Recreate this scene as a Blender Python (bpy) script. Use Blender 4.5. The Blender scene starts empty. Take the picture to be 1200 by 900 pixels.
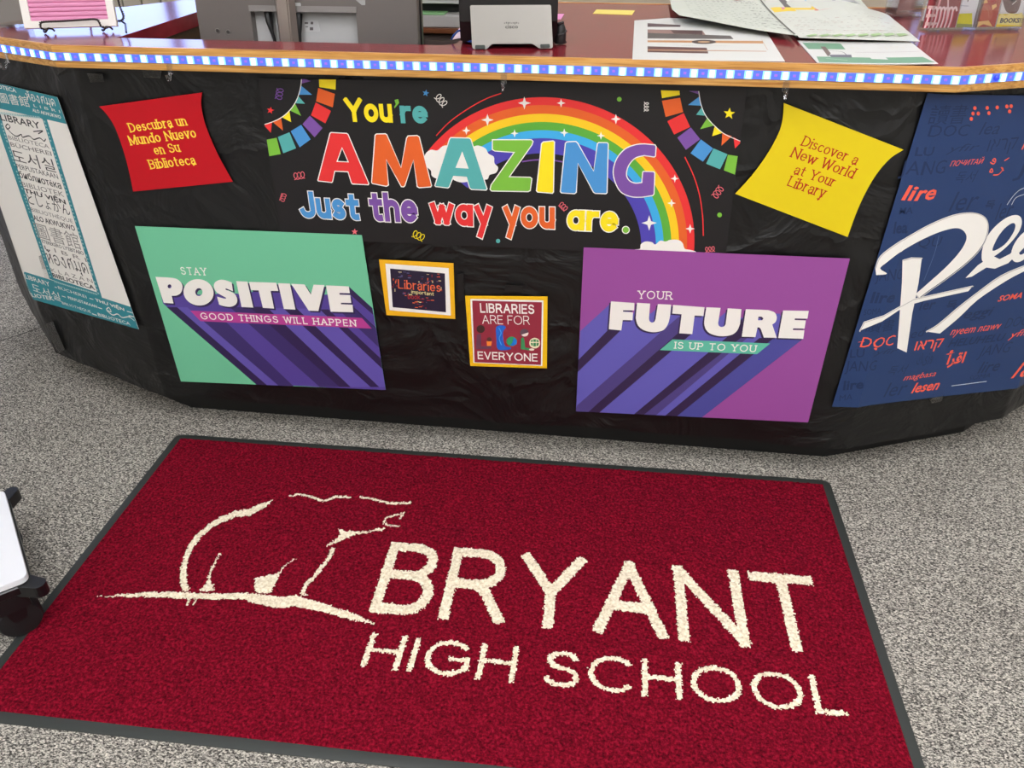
import bpy, bmesh, math, random
import numpy as np
from mathutils import Vector, Matrix
from mathutils.geometry import tessellate_polygon

random.seed(7); rng = np.random.default_rng(7)
SC = bpy.context.scene
COL = SC.collection
R = math.radians

# ------------------------------------------------------------------ camera
F_PX = 948.436                       # focal length for a 1200 px wide frame
CAM_O = np.array([0.0, 0.0, 1.3497])
PITCH, ROLL, YAW = 32.4485, -0.0966, -7.7096
_p, _r, _y = R(PITCH), R(ROLL), R(YAW)
FW = np.array([math.sin(_y)*math.cos(_p), math.cos(_y)*math.cos(_p), -math.sin(_p)])
_rt = np.array([math.cos(_y), -math.sin(_y), 0.0]); _up = np.cross(_rt, FW)
RT = math.cos(_r)*_rt + math.sin(_r)*_up
UP = -math.sin(_r)*_rt + math.cos(_r)*_up
cd = bpy.data.cameras.new('camera'); cam = bpy.data.objects.new('camera', cd); COL.objects.link(cam)
cd.sensor_width = 36.0; cd.lens = F_PX/1200*36.0; cd.clip_start = 0.05
m = Matrix.Identity(4)
for i in range(3):
    m[i][0] = RT[i]; m[i][1] = UP[i]; m[i][2] = -FW[i]; m[i][3] = CAM_O[i]
cam.matrix_world = m
SC.camera = cam

# ------------------------------------------------------------------ world, exposure
w = bpy.data.worlds.new('world'); SC.world = w; w.use_nodes = True
w.node_tree.nodes['Background'].inputs[0].default_value = (0.9, 0.95, 1.0, 1)
w.node_tree.nodes['Background'].inputs[1].default_value = 0.4
SC.view_settings.view_transform = 'Standard'; SC.view_settings.look = 'None'
SC.view_settings.exposure = 0.0; SC.view_settings.gamma = 1.0
SC.view_settings.use_curve_mapping = False
LAMP = 10.3           # radiance of the ceiling light panels
SKYWIN = 4.2         # radiance of the daylight in the windows

# ------------------------------------------------------------------ measuring helpers (photo pixel -> ray)
def ray(x, y): return (x-600)/F_PX*RT - (y-450)/F_PX*UP + FW
def onplane(x, y, p, n):
    d = ray(x, y); n = np.asarray(n, float); p = np.asarray(p, float)
    return CAM_O + d*(((p-CAM_O) @ n)/(d @ n))
def onz(x, y, z): return onplane(x, y, (0, 0, z), (0, 0, 1))
def Z(x0, y0, s, pts): return [(x0+a/s, y0+b/s) for a, b in pts]

# ------------------------------------------------------------------ materials
def lin(c): c = c/255.0; return c/12.92 if c <= 0.04045 else ((c+0.055)/1.055)**2.4
def rgb(c): return (lin(c[0]), lin(c[1]), lin(c[2]), 1.0)
_mats = {}
def mat(c, rough=0.5, metal=0.0, spec=0.5, name=None, bump=None, coat=0.0, emit=None, estr=0.0):
    key = (tuple(c), rough, metal, spec, name, bump, coat, emit, estr)
    if key in _mats: return _mats[key]
    m = bpy.data.materials.new(name or 'print_%d_%d_%d' % tuple(c)); m.use_nodes = True
    nt = m.node_tree; b = nt.nodes['Principled BSDF']
    b.inputs['Base Color'].default_value = rgb(c); b.inputs['Roughness'].default_value = rough
    b.inputs['Metallic'].default_value = metal; b.inputs['Specular IOR Level'].default_value = spec
    if coat: b.inputs['Coat Weight'].default_value = coat
    if emit: b.inputs['Emission Color'].default_value = rgb(emit); b.inputs['Emission Strength'].default_value = estr
    if bump:
        sc, st, dist = bump
        tc = nt.nodes.new('ShaderNodeTexCoord'); n = nt.nodes.new('ShaderNodeTexNoise'); bp = nt.nodes.new('ShaderNodeBump')
        n.inputs['Scale'].default_value = sc; n.inputs['Detail'].default_value = 5
        bp.inputs['Strength'].default_value = st; bp.inputs['Distance'].default_value = dist
        nt.links.new(tc.outputs['Object'], n.inputs['Vector']); nt.links.new(n.outputs['Fac'], bp.inputs['Height'])
        nt.links.new(bp.outputs['Normal'], b.inputs['Normal'])
    _mats[key] = m; return m
def P(*c): return mat(c, rough=0.42, spec=0.35)          # printed, laminated paper

def nodes(m): nt = m.node_tree; return nt, nt.nodes['Principled BSDF'], lambda t: nt.nodes.new(t), nt.links.new
def ramp(nt, pts):
    r = nt.nodes.new('ShaderNodeValToRGB'); e = r.color_ramp.elements
    while len(e) < len(pts): e.new(0.5)
    for k, (p, c) in enumerate(pts): e[k].position = p; e[k].color = rgb(c)
    return r

def carpet_mat():
    m = bpy.data.materials.new('speckled_carpet'); m.use_nodes = True
    nt, b, N, L = nodes(m)
    tc = N('ShaderNodeTexCoord'); mp = N('ShaderNodeMapping'); mp.inputs['Rotation'].default_value = (0, 0, R(35)); mp.inputs['Scale'].default_value = (0.62, 1.0, 1)
    n1 = N('ShaderNodeTexNoise'); n1.inputs['Scale'].default_value = 330; n1.inputs['Detail'].default_value = 3; n1.inputs['Roughness'].default_value = 0.7
    n2 = N('ShaderNodeTexNoise'); n2.inputs['Scale'].default_value = 5; n2.inputs['Detail'].default_value = 3
    L(tc.outputs['Object'], mp.inputs['Vector']); L(mp.outputs['Vector'], n1.inputs['Vector']); L(tc.outputs['Object'], n2.inputs['Vector'])
    r = ramp(nt, [(0.30, (42, 41, 39)), (0.42, (92, 89, 84)), (0.51, (143, 139, 131)), (0.61, (198, 192, 179)), (0.72, (228, 222, 208))])
    vo = N('ShaderNodeTexVoronoi'); vo.inputs['Scale'].default_value = 330; L(mp.outputs['Vector'], vo.inputs['Vector'])
    sx = N('ShaderNodeSeparateColor'); L(vo.outputs['Color'], sx.inputs[0])
    va = N('ShaderNodeMath'); va.operation = 'MULTIPLY_ADD'; va.inputs[1].default_value = 0.22; va.inputs[2].default_value = -0.11; L(sx.outputs[0], va.inputs[0])
    vb = N('ShaderNodeMath'); vb.operation = 'ADD'; L(n1.outputs['Fac'], vb.inputs[0]); L(va.outputs[0], vb.inputs[1])
    L(vb.outputs[0], r.inputs['Fac'])
    mx = N('ShaderNodeMix'); mx.data_type = 'RGBA'; mx.blend_type = 'MULTIPLY'; mx.inputs[0].default_value = 0.25
    r2 = ramp(nt, [(0.35, (215, 212, 210)), (0.65, (255, 255, 255))]); L(n2.outputs['Fac'], r2.inputs['Fac'])
    L(r.outputs['Color'], mx.inputs[6]); L(r2.outputs['Color'], mx.inputs[7])
    # the one seam between carpet widths that shows left of the desk
    a = onz(0, 400, 0); c = onz(40, 386.5, 0); d = (c-a)/np.linalg.norm(c-a); nn = (-d[1], d[0])
    dot = N('ShaderNodeVectorMath'); dot.operation = 'DOT_PRODUCT'; dot.inputs[1].default_value = (nn[0], nn[1], 0); L(tc.outputs['Object'], dot.inputs[0])
    sub = N('ShaderNodeMath'); sub.operation = 'SUBTRACT'; sub.inputs[1].default_value = a[0]*nn[0]+a[1]*nn[1]; L(dot.outputs['Value'], sub.inputs[0])
    ab = N('ShaderNodeMath'); ab.operation = 'ABSOLUTE'; L(sub.outputs[0], ab.inputs[0])
    gt = N('ShaderNodeMath'); gt.operation = 'LESS_THAN'; gt.inputs[1].default_value = 0.0022; L(ab.outputs[0], gt.inputs[0])
    m2 = N('ShaderNodeMix'); m2.data_type = 'RGBA'; L(gt.outputs[0], m2.inputs[0]); L(mx.outputs[2], m2.inputs[6]); m2.inputs[7].default_value = rgb((45, 42, 40))
    L(m2.outputs[2], b.inputs['Base Color']); b.inputs['Roughness'].default_value = 0.95; b.inputs['Specular IOR Level'].default_value = 0.1
    bp = N('ShaderNodeBump'); bp.inputs['Strength'].default_value = 0.6; bp.inputs['Distance'].default_value = 0.003
    L(n1.outputs['Fac'], bp.inputs['Height']); L(bp.outputs['Normal'], b.inputs['Normal'])
    return m

def wood_mat(name, cs, scale=(1.2, 30, 30), rough=0.35):
    m = bpy.data.materials.new(name); m.use_nodes = True
    nt, b, N, L = nodes(m)
    tc = N('ShaderNodeTexCoord'); mp = N('ShaderNodeMapping'); mp.inputs['Scale'].default_value = scale
    n = N('ShaderNodeTexNoise'); n.inputs['Scale'].default_value = 6; n.inputs['Detail'].default_value = 6; n.inputs['Distortion'].default_value = 0.6
    L(tc.outputs['Object'], mp.inputs['Vector']); L(mp.outputs['Vector'], n.inputs['Vector'])
    r = ramp(nt, [(0.3, cs[0]), (0.5, cs[1]), (0.7, cs[2])]); L(n.outputs['Fac'], r.inputs['Fac'])
    L(r.outputs['Color'], b.inputs['Base Color']); b.inputs['Roughness'].default_value = rough
    return m

def laminate_mat():
    m = bpy.data.materials.new('burgundy_laminate'); m.use_nodes = True
    nt, b, N, L = nodes(m)
    tc = N('ShaderNodeTexCoord'); n = N('ShaderNodeTexNoise'); n.inputs['Scale'].default_value = 25; n.inputs['Detail'].default_value = 4
    L(tc.outputs['Object'], n.inputs['Vector'])
    r = ramp(nt, [(0.3, (124, 30, 40)), (0.7, (140, 38, 48))]); L(n.outputs['Fac'], r.inputs['Fac']); L(r.outputs['Color'], b.inputs['Base Color'])
    r2 = ramp(nt, [(0.3, (70, 70, 70)), (0.7, (95, 95, 95))]); L(n.outputs['Fac'], r2.inputs['Fac'])
    b.inputs['Roughness'].default_value = 0.16; b.inputs['Specular IOR Level'].default_value = 0.6
    return m

def paper_mat():
    m = bpy.data.materials.new('black_bulletin_paper'); m.use_nodes = True
    nt, b, N, L = nodes(m)
    tc = N('ShaderNodeTexCoord'); n = N('ShaderNodeTexNoise'); n.inputs['Scale'].default_value = 5.5; n.inputs['Detail'].default_value = 4; n.inputs['Roughness'].default_value = 0.5; n.inputs['Distortion'].default_value = 1.0
    v = N('ShaderNodeTexVoronoi'); v.feature = 'DISTANCE_TO_EDGE'; v.inputs['Scale'].default_value = 3.2
    L(tc.outputs['Object'], n.inputs['Vector'])
    mp = N('ShaderNodeMapping'); L(tc.outputs['Object'], mp.inputs['Vector']); mp.inputs['Scale'].default_value = (0.7, 0.7, 1.5)
    ad = N('ShaderNodeVectorMath'); ad.operation = 'ADD'; sc = N('ShaderNodeVectorMath'); sc.operation = 'SCALE'; sc.inputs['Scale'].default_value = 0.25
    L(n.outputs['Color'], sc.inputs[0]); L(mp.outputs['Vector'], ad.inputs[0]); L(sc.outputs[0], ad.inputs[1]); L(ad.outputs[0], v.inputs['Vector'])
    mr = N('ShaderNodeMapRange'); mr.inputs['From Max'].default_value = 0.08; L(v.outputs['Distance'], mr.inputs['Value'])
    sm = N('ShaderNodeMath'); sm.operation = 'MULTIPLY_ADD'; sm.inputs[1].default_value = -0.10; L(mr.outputs[0], sm.inputs[0]); L(n.outputs['Fac'], sm.inputs[2])
    bp = N('ShaderNodeBump'); bp.inputs['Strength'].default_value = 0.85; bp.inputs['Distance'].default_value = 0.022
    L(sm.outputs[0], bp.inputs['Height']); L(bp.outputs['Normal'], b.inputs['Normal'])
    b.inputs['Base Color'].default_value = rgb((12, 12, 12)); b.inputs['Roughness'].default_value = 0.42; b.inputs['Specular IOR Level'].default_value = 0.45
    return m

def clear_mat(name, tint=(245, 248, 250), edge=0.12, rough=0.04):
    m = bpy.data.materials.new(name); m.use_nodes = True
    nt, b, N, L = nodes(m); nt.nodes.remove(b); out = nt.nodes['Material Output']
    t = N('ShaderNodeBsdfTransparent'); t.inputs[0].default_value = rgb(tint)
    g = N('ShaderNodeBsdfGlossy'); g.inputs['Roughness'].default_value = rough
    lw = N('ShaderNodeLayerWeight'); lw.inputs['Blend'].default_value = 0.35
    ma = N('ShaderNodeMath'); ma.operation = 'MULTIPLY_ADD'; ma.inputs[1].default_value = 0.6; ma.inputs[2].default_value = edge; L(lw.outputs['Fresnel'], ma.inputs[0])
    mx = N('ShaderNodeMixShader'); L(ma.outputs[0], mx.inputs[0]); L(t.outputs[0], mx.inputs[1]); L(g.outputs[0], mx.inputs[2]); L(mx.outputs[0], out.inputs[0])
    return m

def pile_mat(name, a, c, b_):
    m = bpy.data.materials.new(name); m.use_nodes = True
    nt, b, N, L = nodes(m)
    tc = N('ShaderNodeTexCoord'); n = N('ShaderNodeTexNoise'); n.inputs['Scale'].default_value = 170; n.inputs['Detail'].default_value = 3; n.inputs['Roughness'].default_value = 0.65
    L(tc.outputs['Object'], n.inputs['Vector'])
    r = ramp(nt, [(0.3, a), (0.5, c), (0.72, b_)]); L(n.outputs['Fac'], r.inputs['Fac']); L(r.outputs['Color'], b.inputs['Base Color'])
    b.inputs['Roughness'].default_value = 0.95; b.inputs['Specular IOR Level'].default_value = 0.08
    bp = N('ShaderNodeBump'); bp.inputs['Strength'].default_value = 0.5; bp.inputs['Distance'].default_value = 0.003
    L(n.outputs['Fac'], bp.inputs['Height']); L(bp.outputs['Normal'], b.inputs['Normal'])
    return m

M_LAM = laminate_mat()
M_OAK = wood_mat('oak_edge', ((168, 112, 48), (205, 150, 76), (222, 172, 98)))
M_BROWN = wood_mat('brown_wood', ((60, 42, 26), (84, 60, 36), (100, 74, 46)))
M_PAPER = paper_mat()
M_BLACK = mat((14, 14, 14), 0.55, name='black_kick')
M_CLEAR = clear_mat('clear_acrylic', (252, 253, 254), 0.05)
M_TAPE = clear_mat('glossy_clear_tape', (205, 205, 205), 0.05, 0.16)
M_WALL = mat((226, 222, 212), 0.8, name='painted_wall', bump=(60, 0.1, 0.002))
M_WALLB = mat((190, 176, 156), 0.8, name='tan_wall', bump=(60, 0.1, 0.002))
M_CEIL = mat((235, 235, 230), 0.9, name='ceiling_tile', bump=(140, 0.3, 0.002))

# ------------------------------------------------------------------ object helpers
def link(name, me, parent=None):
    o = bpy.data.objects.new(name, me); COL.objects.link(o)
    if parent is not None: o.parent = parent
    return o
def thing(name, label, cat, loc=(0, 0, 0), group=None):
    o = bpy.data.objects.new(name, None); COL.objects.link(o); o.location = loc; o.empty_display_size = 0.05
    tag(o, label, cat, group); return o
def tag(o, label, cat, group=None):
    o['label'] = label; o['category'] = cat
    if group: o['group'] = group
    return o
def struct(o): o['kind'] = 'structure'; return o
def copy_tree(o, loc=None, label=None, parent=None):
    c = o.copy(); COL.objects.link(c)
    if parent is not None: c.parent = parent
    if loc is not None: c.location = loc
    if label: c['label'] = label
    for ch in list(o.children): copy_tree(ch, parent=c)
    return c
def place(o, parent):
    """parent a mesh that was built in world coordinates"""
    o.parent = parent; o.matrix_parent_inverse = Matrix.Identity(4)
    o.data.transform(Matrix.Translation(-Vector(parent.location))); return o

class MB:
    """collects shapes in world (or local) coordinates, builds ONE mesh object"""
    def __init__(self): self.v = []; self.f = []; self.mi = []; self.mats = []
    def slot(self, m):
        if m not in self.mats: self.mats.append(m)
        return self.mats.index(m)
    def add(self, vs, fs, m):
        k = len(self.v); s = self.slot(m)
        self.v += [tuple(map(float, p)) for p in vs]
        for f in fs: self.f.append(tuple(i+k for i in f)); self.mi.append(s)
    def box(self, c, s, m, M=None):
        vs = [Vector((c[0]+dx*s[0]/2, c[1]+dy*s[1]/2, c[2]+dz*s[2]/2)) for dx in (-1, 1) for dy in (-1, 1) for dz in (-1, 1)]
        if M is not None: vs = [M @ p for p in vs]
        self.add(vs, [(0, 1, 3, 2), (4, 6, 7, 5), (0, 4, 5, 1), (2, 3, 7, 6), (0, 2, 6, 4), (1, 5, 7, 3)], m)
    def prism(self, bottom, top, m, cap=True):
        n = len(bottom); fs = [(i, (i+1) % n, n+(i+1) % n, n+i) for i in range(n)]
        self.add(list(bottom)+list(top), fs, m)
        if cap:
            for ring, flip in ((bottom, True), (top, False)):
                t = tessellate_polygon([[Vector(p) for p in ring]])
                self.add(ring, [tuple(reversed(x)) if flip else tuple(x) for x in t], m)
    def tube(self, pts, r, m, n=8, closed=False):
        pts = [Vector(p) for p in pts]; rings = []; K = len(pts)
        for i, p in enumerate(pts):
            d = (pts[(i+1) % K]-pts[i-1]) if closed or 0 < i < K-1 else (pts[1]-pts[0] if i == 0 else pts[-1]-pts[-2])
            d.normalize(); a = d.cross(Vector((0, 0, 1)))
            if a.length < 0.05: a = d.cross(Vector((1, 0, 0)))
            a.normalize(); b = d.cross(a); rr = r[i] if isinstance(r, (list, tuple)) else r
            rings.append([p + a*math.cos(t*2*math.pi/n)*rr + b*math.sin(t*2*math.pi/n)*rr for t in range(n)])
        vs = [v for q in rings for v in q]; fs = []
        for i in range(K if closed else K-1):
            j = (i+1) % K
            fs += [(i*n+t, i*n+(t+1) % n, j*n+(t+1) % n, j*n+t) for t in range(n)]
        if not closed: fs += [tuple(reversed(range(n))), tuple((K-1)*n+t for t in range(n))]
        self.add(vs, fs, m)
    def build(self, name, parent=None, smooth=False, bevel=0.0, seg=2):
        me = bpy.data.meshes.new(name); me.from_pydata(self.v, [], self.f)
        for m in self.mats: me.materials.append(m)
        me.polygons.foreach_set('material_index', self.mi)
        bm = bmesh.new(); bm.from_mesh(me); bmesh.ops.remove_doubles(bm, verts=bm.verts, dist=1e-6)
        bmesh.ops.recalc_face_normals(bm, faces=bm.faces)
        if bevel:
            es = [e for e in bm.edges if len(e.link_faces) == 2 and e.calc_face_angle(0) > 0.5]
            bmesh.ops.bevel(bm, geom=es, offset=bevel, segments=seg, affect='EDGES', clamp_overlap=True)
        bm.to_mesh(me); bm.free()
        if smooth:
            me.polygons.foreach_set('use_smooth', [True]*len(me.polygons))
            try: me.set_sharp_from_angle(angle=R(40))
            except Exception: pass
        o = link(name, me)
        if parent is not None: place(o, parent)
        return o

def smoothpts(pts, n=8, closed=False):
    P_ = [np.array(p, float) for p in pts]; K = len(P_); out = []
    for i in range(K if closed else K-1):
        p0 = P_[(i-1) % K] if closed or i > 0 else P_[0]; p1 = P_[i]; p2 = P_[(i+1) % K]
        p3 = P_[(i+2) % K] if closed or i < K-2 else P_[-1]
        for t in np.linspace(0, 1, n, endpoint=False):
            out.append(0.5*((2*p1)+(-p0+p2)*t+(2*p0-5*p1+4*p2-p3)*t*t+(-p0+3*p1-3*p2+p3)*t**3))
    if not closed: out.append(P_[-1])
    return [tuple(q) for q in out]
def ell(cx, cy, rx, ry=None, n=32, a0=0, a1=360, rot=0):
    ry = rx if ry is None else ry; full = abs(a1-a0) >= 360
    ts = [R(a0+(a1-a0)*k/(n if full else n-1)) for k in range(n)]; c, s = math.cos(R(rot)), math.sin(R(rot))
    return [(cx+rx*math.cos(t)*c-ry*math.sin(t)*s, cy+rx*math.cos(t)*s+ry*math.sin(t)*c) for t in ts]
def area2(p): return sum(p[i-1][0]*p[i][1]-p[i][0]*p[i-1][1] for i in range(len(p)))
def offset(poly, d):
    """grow (d>0) or shrink a polygon"""
    if area2(poly) < 0: d = -d
    out = []; n = len(poly)
    for i in range(n):
        a, b, c = (np.array(poly[k % n], float) for k in (i-1, i, i+1))
        e1 = (b-a)/(np.linalg.norm(b-a)+1e-12); e2 = (c-b)/(np.linalg.norm(c-b)+1e-12)
        n1 = np.array([e1[1], -e1[0]]); n2 = np.array([e2[1], -e2[0]]); mm = n1+n2; L_ = mm @ mm
        out.append(tuple(b+mm*d*2/max(L_, 0.9)))
    return out
def clip(poly, nrm, c):
    """keep the side where p.n <= c"""
    out = []
    for i in range(len(poly)):
        a, b = poly[i-1], poly[i]; da = a[0]*nrm[0]+a[1]*nrm[1]-c; db = b[0]*nrm[0]+b[1]*nrm[1]-c
        if (da <= 0) != (db <= 0):
            t = da/(da-db); out.append((a[0]+(b[0]-a[0])*t, a[1]+(b[1]-a[1])*t))
        if db <= 0: out.append(tuple(b))
    return out
def clip_convex(poly, conv):
    if area2(conv) < 0: conv = conv[::-1]
    for i in range(len(conv)):
        a, b = conv[i-1], conv[i]; n = (b[1]-a[1], -(b[0]-a[0]))
        poly = clip(poly, n, a[0]*n[0]+a[1]*n[1])
        if len(poly) < 3: return []
    return poly

# ------------------------------------------------------------------ stroke lettering
def A_(cx, cy, rx, ry, a0, a1, n=14): return ell(cx, cy, rx, ry, n, a0, a1)
def full(cx, cy, rx, ry): q = ell(cx, cy, rx, ry, 28); return q+[q[0]]
def sm(*p): return smoothpts(p, 6)
X = 0.70
G = {
 'A': (.74, [[(0, 0), (.37, 1), (.74, 0)], [(.13, .35), (.61, .35)]]),
 'B': (.60, [[(0, 0), (0, 1)], [(0, 1), (.32, 1)]+A_(.32, .77, .24, .23, 90, -90)+[(0, .54)], [(0, .54), (.32, .54)]+A_(.33, .27, .27, .27, 90, -90)+[(0, 0)]]),
 'C': (.80, [A_(.44, .5, .44, .5, 45, 315, 26)]),
 'D': (.70, [[(0, 0), (0, 1)], [(0, 1), (.25, 1)]+A_(.25, .5, .45, .5, 90, -90, 20)+[(0, 0)]]),
 'E': (.54, [[(.54, 1), (0, 1), (0, 0), (.54, 0)], [(0, .52), (.48, .52)]]),
 'F': (.52, [[(.52, 1), (0, 1), (0, 0)], [(0, .5), (.44, .5)]]),
 'G': (.84, [A_(.44, .5, .44, .5, 45, 330, 26)+[(.84, .22), (.84, .47), (.5, .47)]]),
 'H': (.68, [[(0, 0), (0, 1)], [(.68, 0), (.68, 1)], [(0, .52), (.68, .52)]]),
 'I': (.0, [[(0, 0), (0, 1)]]),
 'J': (.46, [[(.46, 1), (.46, .25)]+A_(.22, .24, .24, .24, 0, -165)]),
 'K': (.64, [[(0, 0), (0, 1)], [(.62, 1), (0, .38)], [(.22, .58), (.64, 0)]]),
 'L': (.50, [[(0, 1), (0, 0), (.5, 0)]]),
 'M': (.84, [[(0, 0), (0, 1), (.42, .08), (.84, 1), (.84, 0)]]),
 'N': (.70, [[(0, 0), (0, 1), (.70, 0), (.70, 1)]]),
 'O': (.90, [full(.45, .5, .45, .5)]),
 'P': (.58, [[(0, 0), (0, 1)], [(0, 1), (.31, 1)]+A_(.31, .73, .27, .27, 90, -90)+[(0, .46)]]),
 'R': (.66, [[(0, 0), (0, 1)], [(0, 1), (.33, 1)]+A_(.33, .74, .27, .26, 90, -90)+[(0, .48)], [(.33, .48), (.46, .36), (.66, 0)]]),
 'S': (.60, [A_(.30, .76, .27, .24, 22, 270, 18)+A_(.30, .26, .30, .26, 88, -158, 20)]),
 'T': (.66, [[(0, 1), (.66, 1)], [(.33, 1), (.33, 0)]]),
 'U': (.68, [[(0, 1), (0, .32)]+A_(.34, .33, .34, .33, 180, 360, 16)+[(.68, 1)]]),
 'V': (.70, [[(0, 1), (.35, 0), (.70, 1)]]),
 'W': (1.0, [[(0, 1), (.25, 0), (.5, 1), (.75, 0), (1, 1)]]),
 'X': (.66, [[(0, 0), (.66, 1)], [(0, 1), (.66, 0)]]),
 'Y': (.70, [[(0, 1), (.35, .46), (.70, 1)], [(.35, .46), (.35, 0)]]),
 'Z': (.60, [[(0, 1), (.6, 1), (0, 0), (.6, 0)]]),
 'a': (.44, [sm((.03, .56), (.10, .66), (.24, X), (.38, .65), (.43, .5))+[(.43, 0)], sm((.43, .42), (.18, .38), (.03, .28), (.02, .12), (.13, 0), (.30, .04), (.43, .18))]),
 '@': (.50, [full(.25, X/2, .25, X/2), [(.50, X), (.50, 0)]]),
 'b': (.50, [[(0, 1), (0, 0)], full(.25, X/2, .25, X/2)]),
 'c': (.44, [A_(.26, X/2, .26, X/2, 50, 310, 20)]),
 'd': (.50, [[(.50, 1), (.50, 0)], full(.25, X/2, .25, X/2)]),
 'e': (.50, [[(.02, .36), (.50, .36)]+A_(.25, X/2, .25, X/2, 4, 315, 22)]),
 'h': (.46, [[(0, 1), (0, 0)], [(0, .42)]+A_(.23, .45, .23, .25, 170, 0, 12)+[(.46, 0)]]),
 'i': (.0, [[(0, X-.07), (0, 0)], [(0, .985), (0, 1.0)]]),
 'k': (.44, [[(0, 1), (0, 0)], [(.42, X), (0, .26)], [(.16, .42), (.44, 0)]]),
 'l': (.0, [[(0, 1), (0, 0)]]),
 'm': (.76, [[(0, X), (0, 0)], [(0, .42)]+A_(.19, .48, .19, .22, 170, 0, 10)+[(.38, 0)], [(.38, .42)]+A_(.57, .48, .19, .22, 170, 0, 10)+[(.76, 0)]]),
 'n': (.44, [[(0, X), (0, 0)], [(0, .42)]+A_(.22, .46, .22, .24, 170, 0, 12)+[(.44, 0)]]),
 'o': (.52, [full(.26, X/2, .26, X/2)]),
 'p': (.50, [[(0, X), (0, -.3)], full(.25, X/2, .25, X/2)]),
 'r': (.30, [[(0, X), (0, 0)], sm((0, .40), (.06, .58), (.17, .68), (.30, .69))]),
 's': (.38, [A_(.19, .525, .165, .175, 35, 270, 16)+A_(.19, .175, .19, .175, 88, -145, 18)]),
 't': (.36, [[(.16, .95), (.16, .16)]+A_(.30, .14, .14, .14, 180, 285, 8), [(0, X), (.36, X)]]),
 'u': (.44, [[(0, X), (0, .26)]+A_(.22, .24, .22, .24, 180, 350, 12), [(.44, X), (.44, 0)]]),
 'v': (.46, [[(0, X), (.23, 0), (.46, X)]]),
 'w': (.74, [[(0, X), (.19, 0), (.37, X*.9), (.55, 0), (.74, X)]]),
 'y': (.46, [[(0, X), (.25, .04)], [(.46, X), (.12, -.28)]]),
}
def strip(pts, wf, square=True):
    """offset a centre line into quads; wf(direction)->half width"""
    p = [np.array(q, float) for q in pts]
    q = [p[0]]
    for a in p[1:]:
        if np.linalg.norm(a-q[-1]) > 1e-9: q.append(a)
    p = q; n = len(p)
    if n < 2: return []
    closed = np.linalg.norm(p[0]-p[-1]) < 1e-6
    if square and not closed:
        d = p[0]-p[1]; d /= np.linalg.norm(d); p[0] = p[0]+d*square
        d = p[-1]-p[-2]; d /= np.linalg.norm(d); p[-1] = p[-1]+d*square
    L_, R_ = [], []
    for i in range(n):
        a = p[i]-p[i-1] if i > 0 else (p[-1]-p[-2] if closed else p[1]-p[0])
        b = p[i+1]-p[i] if i < n-1 else (p[1]-p[0] if closed else p[-1]-p[-2])
        a = a/np.linalg.norm(a); b = b/np.linalg.norm(b)
        n1 = np.array([-a[1], a[0]]); n2 = np.array([-b[1], b[0]]); mm = n1+n2; l2 = mm @ mm
        h = (wf(a)+wf(b))/2
        v = mm*2/max(l2, 0.55) if l2 > 1e-6 else n1
        th = math.atan2(a[0]*b[1]-a[1]*b[0], a @ b); hl = hr = h
        if abs(th) > 0.02 and abs(th) < 0.9 and n > 4:
            la = np.linalg.norm(p[i]-p[i-1]) if i > 0 else 9; lb = np.linalg.norm(p[i+1]-p[i]) if i < n-1 else 9
            rad = min(la, lb)/abs(th)*0.92
            if th > 0: hl = min(h, rad)
            else: hr = min(h, rad)
        L_.append(tuple(p[i]+v*hl)); R_.append(tuple(p[i]-v*hr))
    return [[L_[i], L_[i+1], R_[i+1], R_[i]] for i in range(n-1)]
def split_sharp(pl, wt):
    out = [[pl[0]]]
    for i in range(1, len(pl)):
        out[-1].append(pl[i])
        if i < len(pl)-1:
            a = np.array(pl[i])-np.array(pl[i-1]); b = np.array(pl[i+1])-np.array(pl[i]); la, lb = np.linalg.norm(a), np.linalg.norm(b)
            if la > 1e-9 and lb > 1e-9 and ((a @ b)/(la*lb) < 0.6 and min(la, lb) < wt*1.2 or (a @ b)/(la*lb) < -0.15): out.append([pl[i]])
    return [q for q in out if len(q) > 1]
def lay_text(s, wt=0.14, track=0.16, contrast=1.0, serif=0.0, space=0.42, grow=0.0, slant=0.0):
    """list of glyphs (each a list of strokes; a stroke is a list of quads) in a box [0,W]x[0,1]"""
    h = wt/2; x = h; out = []
    hw = lambda d: (h*(contrast+(1-contrast)*abs(d[1])))+grow
    for ch in s:
        if ch == ' ': x += space; continue
        wd, st = G[ch]; g = []
        for pl in st:
            q = [(x+a, h+b*(1-wt)) if b >= 0 else (x+a, b) for a, b in pl]
            if slant: q = [(a+b*slant, b) for a, b in q]
            for qq in split_sharp(q, wt):
                st_ = strip(qq, hw, (h if not serif else h*.9)+grow)
                if min(p[1] for p in qq) >= h-1e-6:
                    st_ = [clip(clip(z, (0, 1), 1.0+grow), (0, -1), grow) for z in st_]
                g.append([z for z in st_ if len(z) > 2])
            if serif:
                for e, o in ((0, 1), (-1, -2)):
                    dx, dy = pl[e][0]-pl[o][0], pl[e][1]-pl[o][1]
                    if ch == 'i' and pl[0][1] > .9: continue
                    if len(pl) < 6 and abs(dy) > 0.55*abs(dx) and not (0.05 < pl[e][1] < 0.6) or (len(pl) >= 6 and abs(dy) > 3*abs(dx) and pl[e][1] in (0, 1, X, X-.07)):
                        t = h*(max(contrast, .62) if contrast < 1 else 1)*0.95; yy = h+pl[e][1]*(1-wt)
                        yy = yy+(h-t) if dy > 0 else yy-(h-t)
                        a = x+pl[e][0]+(slant*yy if slant else 0)
                        g.append([[(a-serif, yy-t), (a+serif, yy-t), (a+serif, yy+t), (a-serif, yy+t)]])
        out.append(g); x += wd+wt+track*0.6
    return out, x-track*0.6-h

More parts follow.
